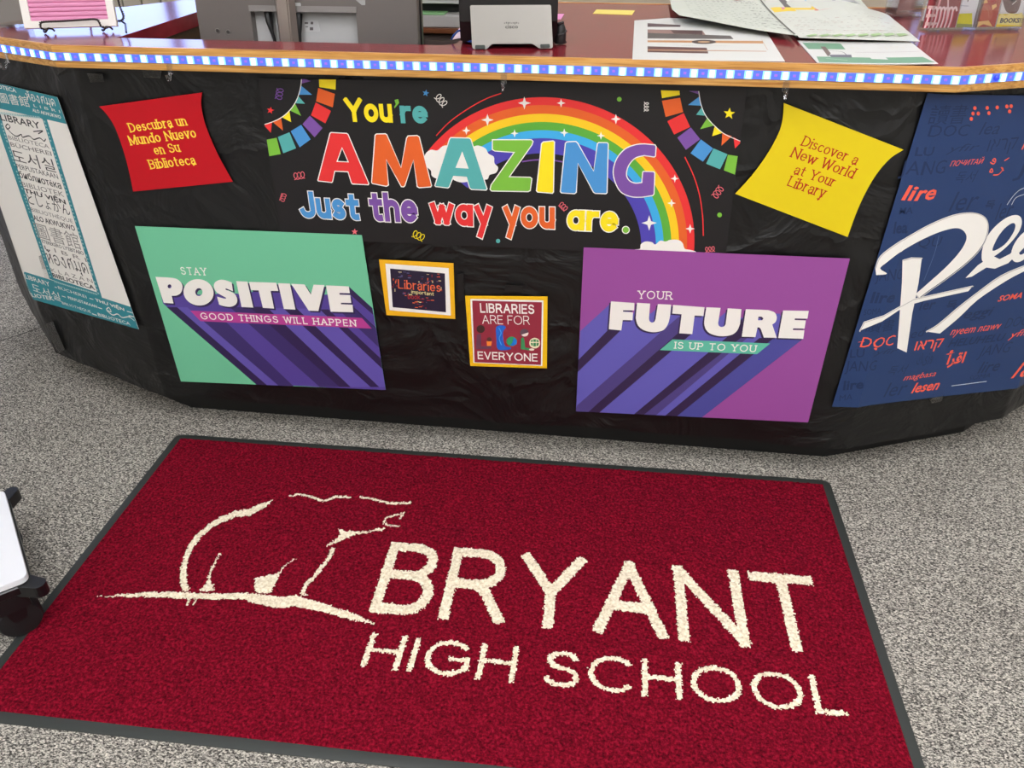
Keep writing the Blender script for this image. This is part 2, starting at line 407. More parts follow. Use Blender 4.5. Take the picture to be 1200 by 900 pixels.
# ------------------------------------------------------------------ surfaces that printed things lie on
class Wrap:
    """a vertical surface that follows a bent line on plan; coordinates are (s along the line, z)"""
    def __init__(self, pts, zero):
        self.p = [np.array(q, float) for q in pts]; self.S = [0.0]
        for a, b in zip(self.p, self.p[1:]): self.S.append(self.S[-1]+np.linalg.norm(b-a))
        z = self.S[zero]; self.S = [s-z for s in self.S]
        self.d = [(b-a)/np.linalg.norm(b-a) for a, b in zip(self.p, self.p[1:])]
        self.n = [np.array([d[1], -d[0]]) for d in self.d]
        self.kinks = self.S[1:-1]
    def uv(self, x, y, off=0.0):
        best = None
        for i, (a, d, n) in enumerate(zip(self.p, self.d, self.n)):
            q = onplane(x, y, (a[0]+n[0]*off, a[1]+n[1]*off, 0), (n[0], n[1], 0))
            t = (q[:2]-a) @ d; l = self.S[i+1]-self.S[i]; e = max(0, -t, t-l)
            if i == 0 and t < 0 or i == len(self.d)-1 and t > l: e = 0.0 if t < 0 or True else e
            if best is None or e < best[0]: best = (e, self.S[i]+t, q[2])
        return best[1], best[2]
    def pt(self, s, z, off=0.0):
        S = self.S; i = max(0, min(len(self.d)-1, int(np.searchsorted(S, s))-1)); n = self.n[i]
        for k in range(1, len(S)-1):
            if abs(s-S[k]) < 1e-7: mm = self.n[k-1]+self.n[k]; n = mm*2/(mm @ mm); i = k-1
        q = self.p[i]+self.d[i]*(s-S[i])+n*off
        return (q[0], q[1], z)
class Flat:
    """a plane: origin, u axis, v axis (unit, perpendicular), optional lift function; coordinates are metres along u, v"""
    kinks = []
    def __init__(self, o, u, v, lift=None):
        self.o = np.array(o, float); self.u = np.array(u, float)/np.linalg.norm(u); v = np.array(v, float); v = v-self.u*(v @ self.u); self.v = v/np.linalg.norm(v)
        self.n = np.cross(self.u, self.v); self.lift = lift
    def uv(self, x, y, off=0.0):
        q = onplane(x, y, self.o+self.n*off, self.n)-self.o; return q @ self.u, q @ self.v
    def pt(self, s, z, off=0.0):
        if self.lift: off += self.lift(s, z)
        return tuple(self.o+self.u*s+self.v*z+self.n*off)

class Print:
    """a sheet with printed artwork; every part is a mesh child of the sheet"""
    STEP = 1.2e-5
    def __init__(self, name, label, cat, surf, outline_px, m, off=0.0025, thick=0.0006, group=None, cell=None, smax=None):
        self.s = surf; self.off = off
        self.conv = [surf.uv(x, y, off) for x, y in outline_px]
        if smax: self.conv = clip(self.conv, (1, 0), smax)
        mb = MB(); self.cell = cell
        self._sheet(mb, self.conv, m, off, thick)
        self.o = mb.build(name); c = np.mean([v for v in mb.v], axis=0)
        self.o.data.transform(Matrix.Translation(-Vector(c))); self.o.location = c
        tag(self.o, label, cat, group); self.lay = 2e-5; self.mb = None
    def _tris(self, poly, holes=()):
        pl = []
        for q in [poly]+list(holes):
            r = []
            for a, b in q:
                if not r or abs(a-r[-1][0])+abs(b-r[-1][1]) > 1e-7: r.append((a, b))
            if len(r) > 1 and abs(r[0][0]-r[-1][0])+abs(r[0][1]-r[-1][1]) < 1e-7: r.pop()
            pl.append([Vector((a, b, 0)) for a, b in r])
        flat = [p for q in pl for p in q]
        return [[(flat[i].x, flat[i].y) for i in t] for t in tessellate_polygon(pl)]
    def _pieces(self, tri):
        cuts = list(self.s.kinks)
        if self.cell:
            lo = min(p[0] for p in tri); hi = max(p[0] for p in tri)
            cuts = [k*self.cell for k in range(math.floor(lo/self.cell)+1, math.ceil(hi/self.cell))]
        ps = [tri]
        for k in sorted(cuts):
            nx = []
            for q in ps:
                lo, hi = min(p[0] for p in q), max(p[0] for p in q)
                if lo < k-1e-7 and hi > k+1e-7:
                    for nn, c in (((1, 0), k), ((-1, 0), -k)):
                        r = clip(q, nn, c)
                        if len(r) > 2: nx.append([(k if abs(a-k) < 1e-7 else a, b) for a, b in r])
                else: nx.append(q)
            ps = nx
        if self.cell:
            out = []
            for q in ps:
                r0 = [q]; lo = min(p[1] for p in q); hi = max(p[1] for p in q)
                for kk in range(math.floor(lo/self.cell)+1, math.ceil(hi/self.cell)):
                    k = kk*self.cell; nx = []
                    for t in r0:
                        for nn, c in (((0, 1), k), ((0, -1), -k)):
                            r = clip(t, nn, c)
                            if len(r) > 2: nx.append(r)
                    r0 = nx
                out += r0
            ps = out
        return ps
    def _sheet(self, mb, poly, m, off, thick):
        for t in self._tris(poly):
            for q in self._pieces(t):
                mb.add([self.s.pt(a, b, off) for a, b in q], [tuple(range(len(q)))], m)
                mb.add([self.s.pt(a, b, off-thick) for a, b in q], [tuple(reversed(range(len(q))))], m)
        # rim
        for i in range(len(poly)):
            a, b = poly[i-1], poly[i]; ts = [0.0, 1.0]
            for k in self.s.kinks:
                if (a[0]-k)*(b[0]-k) < 0: ts.append((k-a[0])/(b[0]-a[0]))
            if self.cell: ts += list(np.linspace(0, 1, 12)[1:-1])
            ts = sorted(ts)
            for t0, t1 in zip(ts, ts[1:]):
                p0 = (a[0]+(b[0]-a[0])*t0, a[1]+(b[1]-a[1])*t0); p1 = (a[0]+(b[0]-a[0])*t1, a[1]+(b[1]-a[1])*t1)
                mb.add([self.s.pt(*p0, off), self.s.pt(*p1, off), self.s.pt(*p1, off-thick), self.s.pt(*p0, off-thick)], [(0, 1, 2, 3)], m)
    def uv(self, p): return self.s.uv(p[0], p[1], self.off)
    def begin(self): self.mb = MB()
    def end(self, name, label=None):
        if self.mb.v:
            o = self.mb.build(name, self.o)
            if label: o['label'] = label
        self.mb = None
    def raw(self, poly, m, holes=(), lay=None, clipit=True):
        lay = self.lay if lay is None else lay
        for t in self._tris(poly, holes):
            if clipit is True and len(self.conv) == 4: t = clip_convex(t, self.conv)
            if len(t) < 3: continue
            for q in self._pieces(t):
                mbv = [self.s.pt(a, b, self.off+lay) for a, b in q]
                self.mb.add(mbv, [tuple(range(len(q)))], m)
    def poly(self, px, m, holes=(), grow=0.0):
        q = [self.uv(p) for p in px]; h = [[self.uv(p) for p in hh] for hh in holes]
        if grow: q = offset(q, grow); h = [offset(k, -grow) for k in h]
        self.lay += self.STEP; self.raw(q, m, h)
    def line(self, px, wpx, m, closed=False, smooth=True):
        q = [self.uv(p) for p in (smoothpts(px, 6, closed) if smooth and len(px) > 2 else px)]
        if closed: q.append(q[0])
        k = self.mpp(px[0]); self.lay += self.STEP
        for z in strip(q, lambda d: wpx*k/2, 0): self.raw(z, m)
    def mpp(self, p):
        a = np.array(self.uv(p)); b = np.array(self.uv((p[0]+1, p[1]))); return np.linalg.norm(a-b)
    def frame(self, bl, br, h):
        a, b = np.array(self.uv(bl)), np.array(self.uv(br)); u = b-a; n = np.array([-u[1], u[0]])/np.linalg.norm(u)
        c = np.array(self.uv((bl[0], bl[1]-h))); up = n*abs((c-a) @ n)
        return a, u, up
    def text(self, s, bl, br, h, m, **kw):
        """stroke lettering; bl, br = ends of the baseline, h = cap height (photo measure)"""
        a, u, up = self.frame(bl, br, h); gl, W = lay_text(s, **kw); self.lay += self.STEP; top = self.lay
        for g in gl:
            for k, st in enumerate(g):
                for q in st: self.raw([tuple(a+u*(x/W)+up*y) for x, y in q], m, lay=self.lay+k*self.STEP, clipit=False)
                top = max(top, self.lay+k*self.STEP)
        self.lay = top
    def font(self, s, bl, br, h, m, bold=0.0, shear=0.0):
        """lettering in the default typeface, fitted to the same kind of frame"""
        a, u, up = self.frame(bl, br, h); vs, fs = font_mesh(s, bold, shear)
        if not vs: return
        x0 = min(v[0] for v in vs); x1 = max(v[0] for v in vs); y0 = min(v[1] for v in vs) if max(v[1] for v in vs) < .3 else 0.0; y1 = max(v[1] for v in vs)
        self.lay += self.STEP
        for f in fs:
            q = [tuple(a+u*((vs[i][0]-x0)/(x1-x0))+up*((vs[i][1]-y0)/(y1-y0))) for i in f]
            for w_ in self._pieces(q): self.mb.add([self.s.pt(p[0], p[1], self.off+self.lay) for p in w_], [tuple(range(len(w_)))], m)
    def thai(self, bl, br, h, m, wpx):
        a, u, up = self.frame(bl, br, h); k = self.mpp(bl); self.lay += self.STEP
        for i, st in enumerate(THAI):
            for pl in st:
                q = [tuple(a+u*((x+.72*i)/3.6/1.2)+up*y*.8) for x, y in smoothpts(pl, 4)]
                for z in strip(q, lambda d: wpx*k/2, 0): self.raw(z, m, clipit=False)
THAI = [[[(.05, .8), (.12, .95), (.18, .8), (.15, 0), (.2, .3), (.5, .75), (.55, .95), (.42, .92), (.48, .7), (.55, .5), (.55, 0)], [(.3, 1.25), (.4, 1.4), (.45, 1.2), (.65, 1.45)]], [[(.22, .4), (.3, .55), (.12, .55), (.1, .2), (.3, 0), (.55, .2), (.55, .8), (.3, 1), (.1, .8)]],
        [[(.28, .75), (.4, .8), (.3, .95), (.45, .9), (.45, .1), (.35, 0), (.05, .5)]], [[(.3, .45), (.2, .55), (.15, .35), (.12, 0), (.12, .7), (.3, 1), (.5, .75), (.55, 0)], [(.4, .9), (.62, 1.15)]],
        [[(.12, .8), (.2, .9), (.1, .95), (.18, .85), (.18, .1), (.08, 0), (.05, .15), (.2, .2), (.55, .1), (.55, 1)], [(.45, -.15), (.5, -.3), (.52, -.1), (.55, -.45)]], [[(.22, .4), (.35, .35), (.3, .55), (.2, .2), (.12, 0), (.1, .7), (.3, 1), (.55, .75), (.55, 0)]]]
_fm = {}
def font_mesh(s, bold, shear):
    if (s, bold, shear) in _fm: return _fm[(s, bold, shear)]
    cu = bpy.data.curves.new('lettering', 'FONT'); cu.body = s; cu.offset = bold; cu.shear = shear; cu.resolution_u = 2; cu.fill_mode = 'FRONT'
    o = bpy.data.objects.new('lettering', cu); COL.objects.link(o)
    dg = bpy.context.evaluated_depsgraph_get(); me = bpy.data.meshes.new_from_object(o.evaluated_get(dg))
    r = ([tuple(v.co) for v in me.vertices], [tuple(p.vertices) for p in me.polygons])
    bpy.data.objects.remove(o); bpy.data.curves.remove(cu); bpy.data.meshes.remove(me)
    _fm[(s, bold, shear)] = r; return r

# ================================================================== the room
HC = 1.0292                      # counter top
def slab(name, c, s, m): mb = MB(); mb.box(c, s, m); return struct(mb.build(name))
X0, X1, Y0, Y1, ZC = -4.6, 4.6, -3.2, 5.2, 2.75
slab('floor', ((X0+X1)/2, (Y0+Y1)/2, -0.05), (X1-X0, Y1-Y0, 0.1), carpet_mat())
slab('ceiling', ((X0+X1)/2, (Y0+Y1)/2, ZC+0.05), (X1-X0, Y1-Y0, 0.1), M_CEIL)
slab('wall_left', (X0-0.05, (Y0+Y1)/2, ZC/2), (0.1, Y1-Y0, ZC), M_WALL)
slab('wall_right', (X1+0.05, (Y0+Y1)/2, ZC/2), (0.1, Y1-Y0, ZC), M_WALL)
slab('wall_front', ((X0+X1)/2, Y0-0.05, ZC/2), (X1-X0, 0.1, ZC), M_WALL)
# back wall with its window opening
WIN = [(-4.2, -1.55, 0.95, 2.45)]
mb = MB(); xs = X0
for a, b, c, d in WIN:
    mb.box(((xs+a)/2, Y1+0.05, ZC/2), (a-xs, 0.1, ZC), M_WALLB)
    mb.box(((a+b)/2, Y1+0.05, c/2), (b-a, 0.1, c), M_WALLB); mb.box(((a+b)/2, Y1+0.05, (d+ZC)/2), (b-a, 0.1, ZC-d), M_WALLB); xs = b
mb.box(((xs+X1)/2, Y1+0.05, ZC/2), (X1-xs, 0.1, ZC), M_WALLB)
struct(mb.build('wall_back'))
M_SKY = mat((10, 10, 10), name='daylight_pane', emit=(160, 186, 255), estr=SKYWIN)
M_FRM = mat((60, 58, 55), 0.4, name='window_frame')
for k, (a, b, c, d) in enumerate(WIN):
    o = MB()
    for x in (a+0.02, (a+b)/2, b-0.02): o.box((x, Y1+0.04, (c+d)/2), (0.045, 0.06, d-c), M_FRM)
    for z in (c+0.02, d-0.02): o.box(((a+b)/2, Y1+0.04, z), (b-a, 0.06, 0.045), M_FRM)
    o.box(((a+b)/2, Y1+0.075, (c+d)/2), (b-a, 0.01, d-c), M_SKY)
    struct(o.build('window_%d' % (k+1)))
# recessed ceiling lights
M_DIFF = mat((235, 235, 230), name='light_diffuser', emit=(250, 250, 255), estr=LAMP)
M_TRIM = mat((225, 225, 222), 0.4, name='light_trim')
cl = thing('ceiling_light', 'white recessed fluorescent ceiling light with a bright diffuser', 'ceiling light', (-0.9, -2.2, ZC), 'recessed ceiling lights')
mb = MB()
for dx, dy, sx, sy in ((-.31, 0, .02, 1.24), (.31, 0, .02, 1.24), (0, -.61, .6, .02), (0, .61, .6, .02)): mb.box((cl.location.x+dx, cl.location.y+dy, ZC-0.008), (sx, sy, 0.016), M_TRIM)
mb.build('frame', cl)
mb = MB(); mb.box((cl.location.x, cl.location.y, ZC-0.006), (0.6, 1.2, 0.008), M_DIFF); mb.build('diffuser', cl)
for ix, x in enumerate((-2.7, -0.9, 0.9, 2.7)):
    for iy, y in enumerate((-2.2, -0.8, 0.6, 3.9)):
        if not (ix == 1 and iy == 0) and not (ix == 0 and iy in (1, 2)): copy_tree(cl, (x, y, ZC))

# ================================================================== the desk
KL, KR, DY = -1.2313, 0.6257, 1.7623
def facets(off):
    """plan line of the desk front pushed out by off"""
    t1, t2 = math.tan(R(11.25)), math.tan(R(11.25))
    base = [(-1.2313-0.50*math.cos(R(22.5))-0.5*math.cos(R(45)), 1.7623+0.50*math.sin(R(22.5))+0.5*math.sin(R(45))),
            (-1.2313-0.50*math.cos(R(22.5)), 1.7623+0.50*math.sin(R(22.5))), (-1.2313, 1.7623), (0.6257, 1.7623),
            (0.6257+0.48*math.cos(R(22.5)), 1.7623+0.48*math.sin(R(22.5))),
            (0.6257+0.48*math.cos(R(22.5))+0.5*math.cos(R(45)), 1.7623+0.48*math.sin(R(22.5))+0.5*math.sin(R(45)))]
    out = []
    for i, p in enumerate(base):
        ns = []
        for j in (i-1, i):
            if 0 <= j < len(base)-1:
                d = np.array(base[j+1])-np.array(base[j]); d /= np.linalg.norm(d); ns.append(np.array([d[1], -d[0]]))
        mm = sum(ns); out.append(tuple(np.array(p)+mm*off*(2/(mm @ mm) if len(ns) == 2 else 1)))
    return out
FRONT = Wrap(facets(0), 2)
FASC = Wrap(facets(0.0407), 2)
desk = thing('circulation_desk', 'long faceted library desk with burgundy top and oak edge, wrapped in black paper', 'desk', (-0.3, 2.0, 0))
WX0, WX1, WY, YB = -1.150, -0.372, 1.832, 2.50
def c_shape(front, back, wx0, wx1, wy):
    rc = 0.035
    corner = [(wx1-rc+rc*math.sin(R(a)), wy+rc-rc*math.cos(R(a))) for a in (0, 22, 45, 68, 90)]
    l, r = front[0], front[-1]
    return front+[(r[0]+0.02, back), (wx1, back)]+corner[::-1]+[(wx0, wy), (wx0, back+0.1), (wx0-0.07, back+0.1), (wx0-0.148, back-.053-.02), (wx0-.241, back-.205-.02), (wx0-.36, back-.27), (l[0]-0.02, l[1]+.03)]
# laminate top, oak edge band front and back
top_pl = c_shape(facets(0.0407-0.012), YB+0.02, WX0, WX1, WY)
mb = MB(); mb.prism([(x, y, HC-0.034) for x, y in top_pl], [(x, y, HC) for x, y in top_pl], M_LAM); mb.build('countertop', desk)
mb = MB(); fo, fi = facets(0.0407), facets(0.0407-0.0125)
ring = fo+fi[::-1]; mb.prism([(x, y, HC-0.045) for x, y in ring], [(x, y, HC+0.0006) for x, y in ring], M_OAK)
mb.build('edge_band', desk, bevel=0.002)['label'] = 'oak edge band along the front of the desk top'
mb = MB(); mb.box(((WX1+fo[-1][0])/2, YB+0.027, HC-0.016), (fo[-1][0]-WX1, 0.012, 0.034), M_OAK); mb.build('back_edge_band', desk)
body = c_shape(facets(-0.008), YB-0.03, WX0-0.012, WX1+0.012, WY-0.015)
mb = MB(); mb.prism([(x, y, 0.112) for x, y in body], [(x, y, HC-0.034) for x, y in body], M_BROWN); mb.build('body', desk)
kick = c_shape(facets(-0.088), YB-0.06, WX0-0.06, WX1+0.06, WY+0.05)
kick = [(x, y) for x, y in kick]
mb = MB(); mb.prism([(x, y, 0.0) for x, y in facets(-0.088)+facets(-0.14)[::-1]], [(x, y, 0.112) for x, y in facets(-0.088)+facets(-0.14)[::-1]], M_BLACK); mb.build('toe_kick', desk)
mb = MB()
for sx in (WX0-0.06, WX1+0.06): mb.box((sx, 2.2, 0.056), (0.03, 0.55, 0.112), M_BLACK)
mb.build('plinth', desk)
mb = MB(); mb.box(((WX0+WX1)/2, 2.19, 0.725), (WX1-WX0-0.002+0.02, 0.70, 0.03), M_BROWN); mb.build('work_surface', desk)

# black paper, a wrinkled sheet wrapped around the front
def wr(s, z):
    a = math.sin(s*9.1+1.7*math.sin(z*11)+2)*math.sin(z*13.3+1.3*math.sin(s*7.7))
    b = math.sin(s*31+2.3*math.sin(z*23+s*5))*math.sin(z*37+2*math.sin(s*19))
    top = max(0.0, (z-0.86)/0.12)
    return 0.0018*a+0.0009*b+0.002*top*math.sin(s*46+3*math.sin(s*13))
mb = MB(); S0, S1 = FRONT.S[0], FRONT.S[-1]
ss = sorted(set(list(np.linspace(S0, S1, 190))+[k for k in FRONT.kinks])); zs = np.linspace(0.094, 0.984, 64)
V = []; 
for z in zs:
    for s in ss:
        lowz = z if z > 0.12 else z+0.004*math.sin(s*6)+0.003*math.sin(s*17)
        V.append(FRONT.pt(s, lowz, -0.0035+wr(s, z)))
n = len(ss); Fq = [(j*n+i, j*n+i+1, (j+1)*n+i+1, (j+1)*n+i) for j in range(len(zs)-1) for i in range(n-1)]
mb.add(V, Fq, M_PAPER); paper = mb.build('paper_covering', smooth=True)
tag(paper, 'wrinkled black paper covering the whole front of the desk', 'paper')

# ------------------------------------------------------------------ LED strip along the edge
M_LEDT = mat((70, 80, 190), 0.4, name='led_tape', emit=(84, 122, 240), estr=0.75)
M_LED = mat((230, 245, 255), 0.3, name='led_chip', emit=(225, 248, 255), estr=1.5)
M_LEDC = mat((150, 210, 255), 0.3, name='led_halo', emit=(96, 178, 255), estr=0.85)  # cyan halo round each LED core, its spread glow set as emission
M_LEDR = mat((150, 90, 200), 0.4, name='led_resistor', emit=(120, 104, 222), estr=0.62)
strip_o = thing('led_strip', 'glowing blue and white light strip stuck along the oak desk edge', 'light strip', FASC.pt(0.9, 1.0, 0))
ZL = HC-0.0215
sl = -0.40; sr = FASC.S[3]+0.60
def ribbon(mb, surf, s0, s1, z0, z1, o0, o1, m):
    cuts = [s0]+[k for k in surf.kinks if s0 < k < s1]+[s1]
    a = [surf.pt(s, z0, o0) for s in cuts]+[surf.pt(s, z1, o0) for s in cuts[::-1]]
    b = [surf.pt(s, z0, o1) for s in cuts]+[surf.pt(s, z1, o1) for s in cuts[::-1]]
    n = len(cuts)
    for i in range(n-1):
        f = [i, i+1, 2*n-2-i, 2*n-1-i]
        mb.add([b[k] for k in f], [(0, 1, 2, 3)], m); mb.add([a[k] for k in f], [(3, 2, 1, 0)], m)
    for i in range(2*n):
        j = (i+1) % (2*n); mb.add([a[i], a[j], b[j], b[i]], [(0, 1, 2, 3)], m)
mb = MB(); ribbon(mb, FASC, sl, sr, ZL-0.0080, ZL+0.0080, 0.0003, 0.002, M_LEDT); mb.build('tape', strip_o)
led0 = None; s = sl+0.012; k = 0
while s < sr-0.012:
    mb = MB(); ribbon(mb, FASC, s-0.0080, s+0.0080, ZL-0.0076, ZL+0.0076, 0.0018, 0.0034, M_LEDC); ribbon(mb, FASC, s-0.0046, s+0.0046, ZL-0.0066, ZL+0.0066, 0.0030, 0.0046, M_LED); mb.build('led', strip_o)
    s += 0.0352; k += 1
s = sl+0.012+0.0176
while s < sr-0.03:
    mb = MB(); ribbon(mb, FASC, s-0.0028, s+0.0028, ZL-0.0022, ZL+0.0022, 0.0018, 0.0030, M_LEDR); mb.build('resistor', strip_o); s += 0.0352

# clear hooks under the edge
HOOKS = [((9, 75), 'clear hook under the desk edge above the tall white library poster'), ((197, 75), 'clear hook under the desk edge above the red sign'),
         ((590, 90), 'clear hook under the desk edge above the rainbow'), ((922, 98), 'clear hook under the desk edge above the yellow sign')]
for (x, y), lb in HOOKS:
    s, z = FASC.uv(x, y, 0.004); mb = MB()
    ribbon(mb, FASC, s-0.006, s+0.006, HC-0.052, HC-0.030, 0.0005, 0.0035, M_CLEAR)
    o = thing('clear_hook', lb, 'hook', FASC.pt(s, HC-0.05, 0.002), 'clear hooks along the desk edge'); mb.build('backplate', o, bevel=0.001, seg=1)
    mb = MB(); pts = [FASC.pt(s, HC-0.046+dz, 0.004+do) for dz, do in ((0, 0), (-.010, .004), (-.016, .008), (-.016, .013), (-.010, .016), (-.004, .017))]
    mb.tube(pts, 0.0028, M_CLEAR); mb.build('hook', o, smooth=True)
# blue status lamp dangling from the strip at the right
mb = MB(); s, z = FASC.uv(1169.5, 92, 0.008); c = FASC.pt(s, z, 0.007)
mb.tube([FASC.pt(s, z, 0.001), FASC.pt(s, z, 0.006), FASC.pt(s, z, 0.009)], [0.005, 0.0055, 0.003], mat((40, 50, 200), 0.3, name='blue_led', emit=(45, 60, 225), estr=0.9), n=14)
mb.build('sensor', strip_o, smooth=True)['label'] = 'round blue indicator at the right end of the strip'

# ------------------------------------------------------------------ posters on the desk front
BLK = P(29, 27, 28); WHT = P(238, 234, 226)
Z5 = lambda p: Z(300, 80, 4, p)
Z6 = lambda p: Z(580, 80, 4, p)
bn = Print('banner', 'long black rainbow banner reading You\'re AMAZING Just the way you are', 'banner', FRONT,
           [(302, 92), (876, 99), (850, 301), (330, 279)], BLK, off=0.0030)
C = dict(red=P(228, 52, 52), org=P(226, 98, 40), yel=P(248, 224, 30), yl2=P(244, 200, 34), grn=P(122, 186, 62), gr2=P(92, 170, 60), teal=P(86, 172, 168), cyan=P(62, 170, 224),
         blu=P(74, 146, 206), pur=P(122, 80, 158), vio=P(78, 68, 170), pnk=P(232, 110, 120))
# rainbow: circle fitted to the photographed arcs
op = np.array([bn.uv(p) for p in [(507.5, 173.7), (550, 133.7), (640, 109), (705, 130), (755, 162), (792, 205), (810, 242), (815, 290)]])
A3 = np.c_[2*op, np.ones(len(op))]; sol = np.linalg.lstsq(A3, (op**2).sum(1), rcond=None)[0]; RC = sol[:2]; RR = math.sqrt(sol[2]+RC @ RC)
inner = np.mean([np.linalg.norm(np.array(bn.uv(p))-RC) for p in [(627, 180), (748, 282), (740, 235)]])
wd = RR-inner; bands = [0, 38/278, 80/278, 120/278, 161/278, 201/278, 1.0]
bn.begin()
def arcband(r0, r1, a0, a1, m, n=60):
    A = [R(a0+(a1-a0)*k/n) for k in range(n+1)]; bn.lay += bn.STEP
    for t0, t1 in zip(A, A[1:]):
        bn.raw([tuple(RC+r1*np.array([math.cos(t), math.sin(t)])) for t in (t0, t1)]+[tuple(RC+r0*np.array([math.cos(t), math.sin(t)])) for t in (t1, t0)], m)
ang = lambda p: math.degrees(math.atan2(*(np.array(bn.uv(p))-RC)[::-1]))
aL, aR = ang((507, 180))+2, ang((815, 296))
for k, c in enumerate(['red', 'org', 'yl2', 'gr2', 'cyan', 'vio']): arcband(RR-wd*bands[k+1], RR-wd*bands[k], aR, aL, C[c])
arcband(inner-wd*0.13, inner-wd*0.105, ang((662, 187)), ang((612, 190)), C['pur'], 16)
bn.end('rainbow')
bn.begin()
bn.poly(smoothpts(Z5([(795, 400), (820, 382), (850, 385), (875, 365), (905, 362), (940, 372), (975, 352), (1010, 368), (1040, 362), (1075, 375), (1090, 400), (1115, 415), (1118, 445), (1135, 465), (1125, 490), (1095, 500), (1085, 520), (1050, 522), (1010, 528), (965, 535), (930, 525), (900, 505), (860, 520), (825, 505), (820, 480), (800, 460), (790, 430)]), 4, True), WHT)
bn.poly(smoothpts(Z6([(660, 852), (680, 846), (684, 825), (705, 812), (735, 815), (752, 826), (775, 808), (800, 812), (822, 804), (860, 805), (880, 820), (890, 846), (920, 852), (936, 864), (800, 880)]), 4, True), WHT)
bn.end('cloud')
bn.begin()
def spark(z, x, y, r):
    q = []
    for k in range(8): rr = r if k % 2 == 0 else r*0.34; q.append((x+rr*math.sin(k*math.pi/4), y-rr*math.cos(k*math.pi/4)))
    bn.poly(z(q), WHT)
for a in [(138, 163, 30), (310, 163, 20), (567, 238, 24), (92, 305, 19), (325, 302, 20), (497, 316, 19), (843, 517, 20), (828, 632, 20), (723, 725, 36), (915, 752, 22)]: spark(Z6, *a)
for a in [(1085, 242, 29), (986, 292, 20)]: spark(Z5, *a)
bn.end('sparkles')
bn.begin()
for c, q in zip(['yel', 'org', 'red', 'pur', 'blu', 'teal', 'grn'], [[(295, 48), (375, 52), (373, 100), (297, 88)], [(292, 92), (370, 120), (360, 183), (282, 155)], [(280, 160), (352, 200), (325, 258), (258, 220)], [(253, 222), (312, 280), (275, 323), (218, 262)], [(212, 265), (256, 333), (205, 370), (163, 295)], [(157, 300), (188, 375), (128, 398), (103, 322)], [(97, 326), (116, 402), (62, 412), (48, 335)]]): bn.poly(Z5(q), C[c])
for c, q in zip(['pur', 'blu', 'teal', 'grn', 'yel', 'org', 'red'], [[(215, 45), (258, 60), (212, 72)], [(210, 80), (263, 124), (203, 124)], [(198, 130), (230, 166), (186, 164)], [(184, 166), (212, 223), (160, 198)], [(157, 200), (165, 252), (122, 230)], [(118, 232), (127, 292), (79, 252)], [(75, 253), (70, 302), (36, 265)]]): bn.poly(Z5(q), C[c])
bn.line(Z5([(214, 45), (208, 95), (190, 150), (160, 195), (120, 230), (75, 252), (36, 264)]), 0.9, WHT)
bn.end('bunting'); bn.begin()
for c, q in zip(['yel', 'org', 'red', 'pur', 'blu', 'teal', 'grn'], [[(778, 103), (865, 105), (867, 125), (783, 140)], [(783, 152), (868, 138), (882, 205), (800, 228)], [(808, 248), (885, 210), (915, 275), (840, 310)], [(855, 325), (918, 277), (962, 332), (895, 382)], [(965, 333), (1022, 375), (975, 437), (917, 398)], [(1024, 375), (1090, 403), (1055, 473), (990, 447)], [(1092, 405), (1138, 412), (1125, 498), (1073, 478)]]): bn.poly(Z6(q), C[c])
for c, q in zip(['pur', 'blu', 'teal', 'grn', 'yel', 'org', 'red'], [[(908, 106), (955, 107), (956, 122)], [(958, 132), (968, 175), (905, 172)], [(968, 185), (991, 222), (943, 218)], [(997, 230), (1028, 268), (962, 285)], [(1031, 270), (1068, 302), (1018, 318)], [(1066, 303), (1110, 318), (1062, 362)], [(1118, 322), (1155, 345), (1125, 376)]]): bn.poly(Z6(q), C[c])
bn.line(Z6([(955, 107), (966, 170), (990, 225), (1030, 270), (1080, 310), (1155, 343)]), 0.9, WHT)
bn.end('bunting')
bn.begin()
def star(z, x, y, r, m, rot=0):
    bn.poly(z([(x+(r if k % 2 == 0 else r*.42)*math.sin(k*math.pi/5+rot), y-(r if k % 2 == 0 else r*.42)*math.cos(k*math.pi/5+rot)) for k in range(10)]), m)
star(Z5, 68, 197, 18, C['red'], .2); star(Z5, 796, 116, 17, C['blu'], .2); star(Z5, 463, 766, 16, C['pnk']); star(Z6, 1098, 212, 28, C['yel'], .1)
for z, x, y, r, c in [(Z6, 583, 145, 11, 'grn'), (Z6, 1053, 687, 11, 'grn'), (Z5, 1135, 809, 10, 'teal')]: bn.poly(z(ell(x, y, r, r, 14)), C[c])
def squig(z, x, y, L_, rot, m, r=11, n=3):
    pts = []
    for k in range(n*12+1):
        t = k/12*2*math.pi; u = -L_/2+L_*k/(n*12)+r*math.sin(t)*0.75; v = r*math.cos(t)
        pts.append((x+u*math.cos(rot)-v*math.sin(rot), y+u*math.sin(rot)+v*math.cos(rot)))
    bn.line(z(pts), 0.8, m, smooth=False)
squig(Z5, 110, 120, 52, 1.75, C['pur'], 16); squig(Z5, 868, 150, 62, .85, WHT, 17); squig(Z5, 203, 503, 50, -.15, C['pnk'], 16); squig(Z5, 127, 605, 36, 1.9, C['pnk'], 12)
squig(Z5, 762, 785, 56, .45, C['yel'], 17); squig(Z6, 710, 180, 46, 1.6, WHT, 10); squig(Z6, 1045, 580, 60, 2.2, C['pnk'], 16); squig(Z6, 320, 648, 40, .8, C['pnk'], 13); squig(Z6, 1008, 848, 46, -.1, C['pnk'], 12)
bn.line(Z5([(845, 316), (900, 258), (960, 212), (1030, 168), (1090, 138), (1150, 117)]), 1.1, C['red'])
bn.line(Z6([(890, 415), (930, 500), (958, 590), (973, 690), (977, 785)]), 1.3, C['red'])
bn.end('confetti')
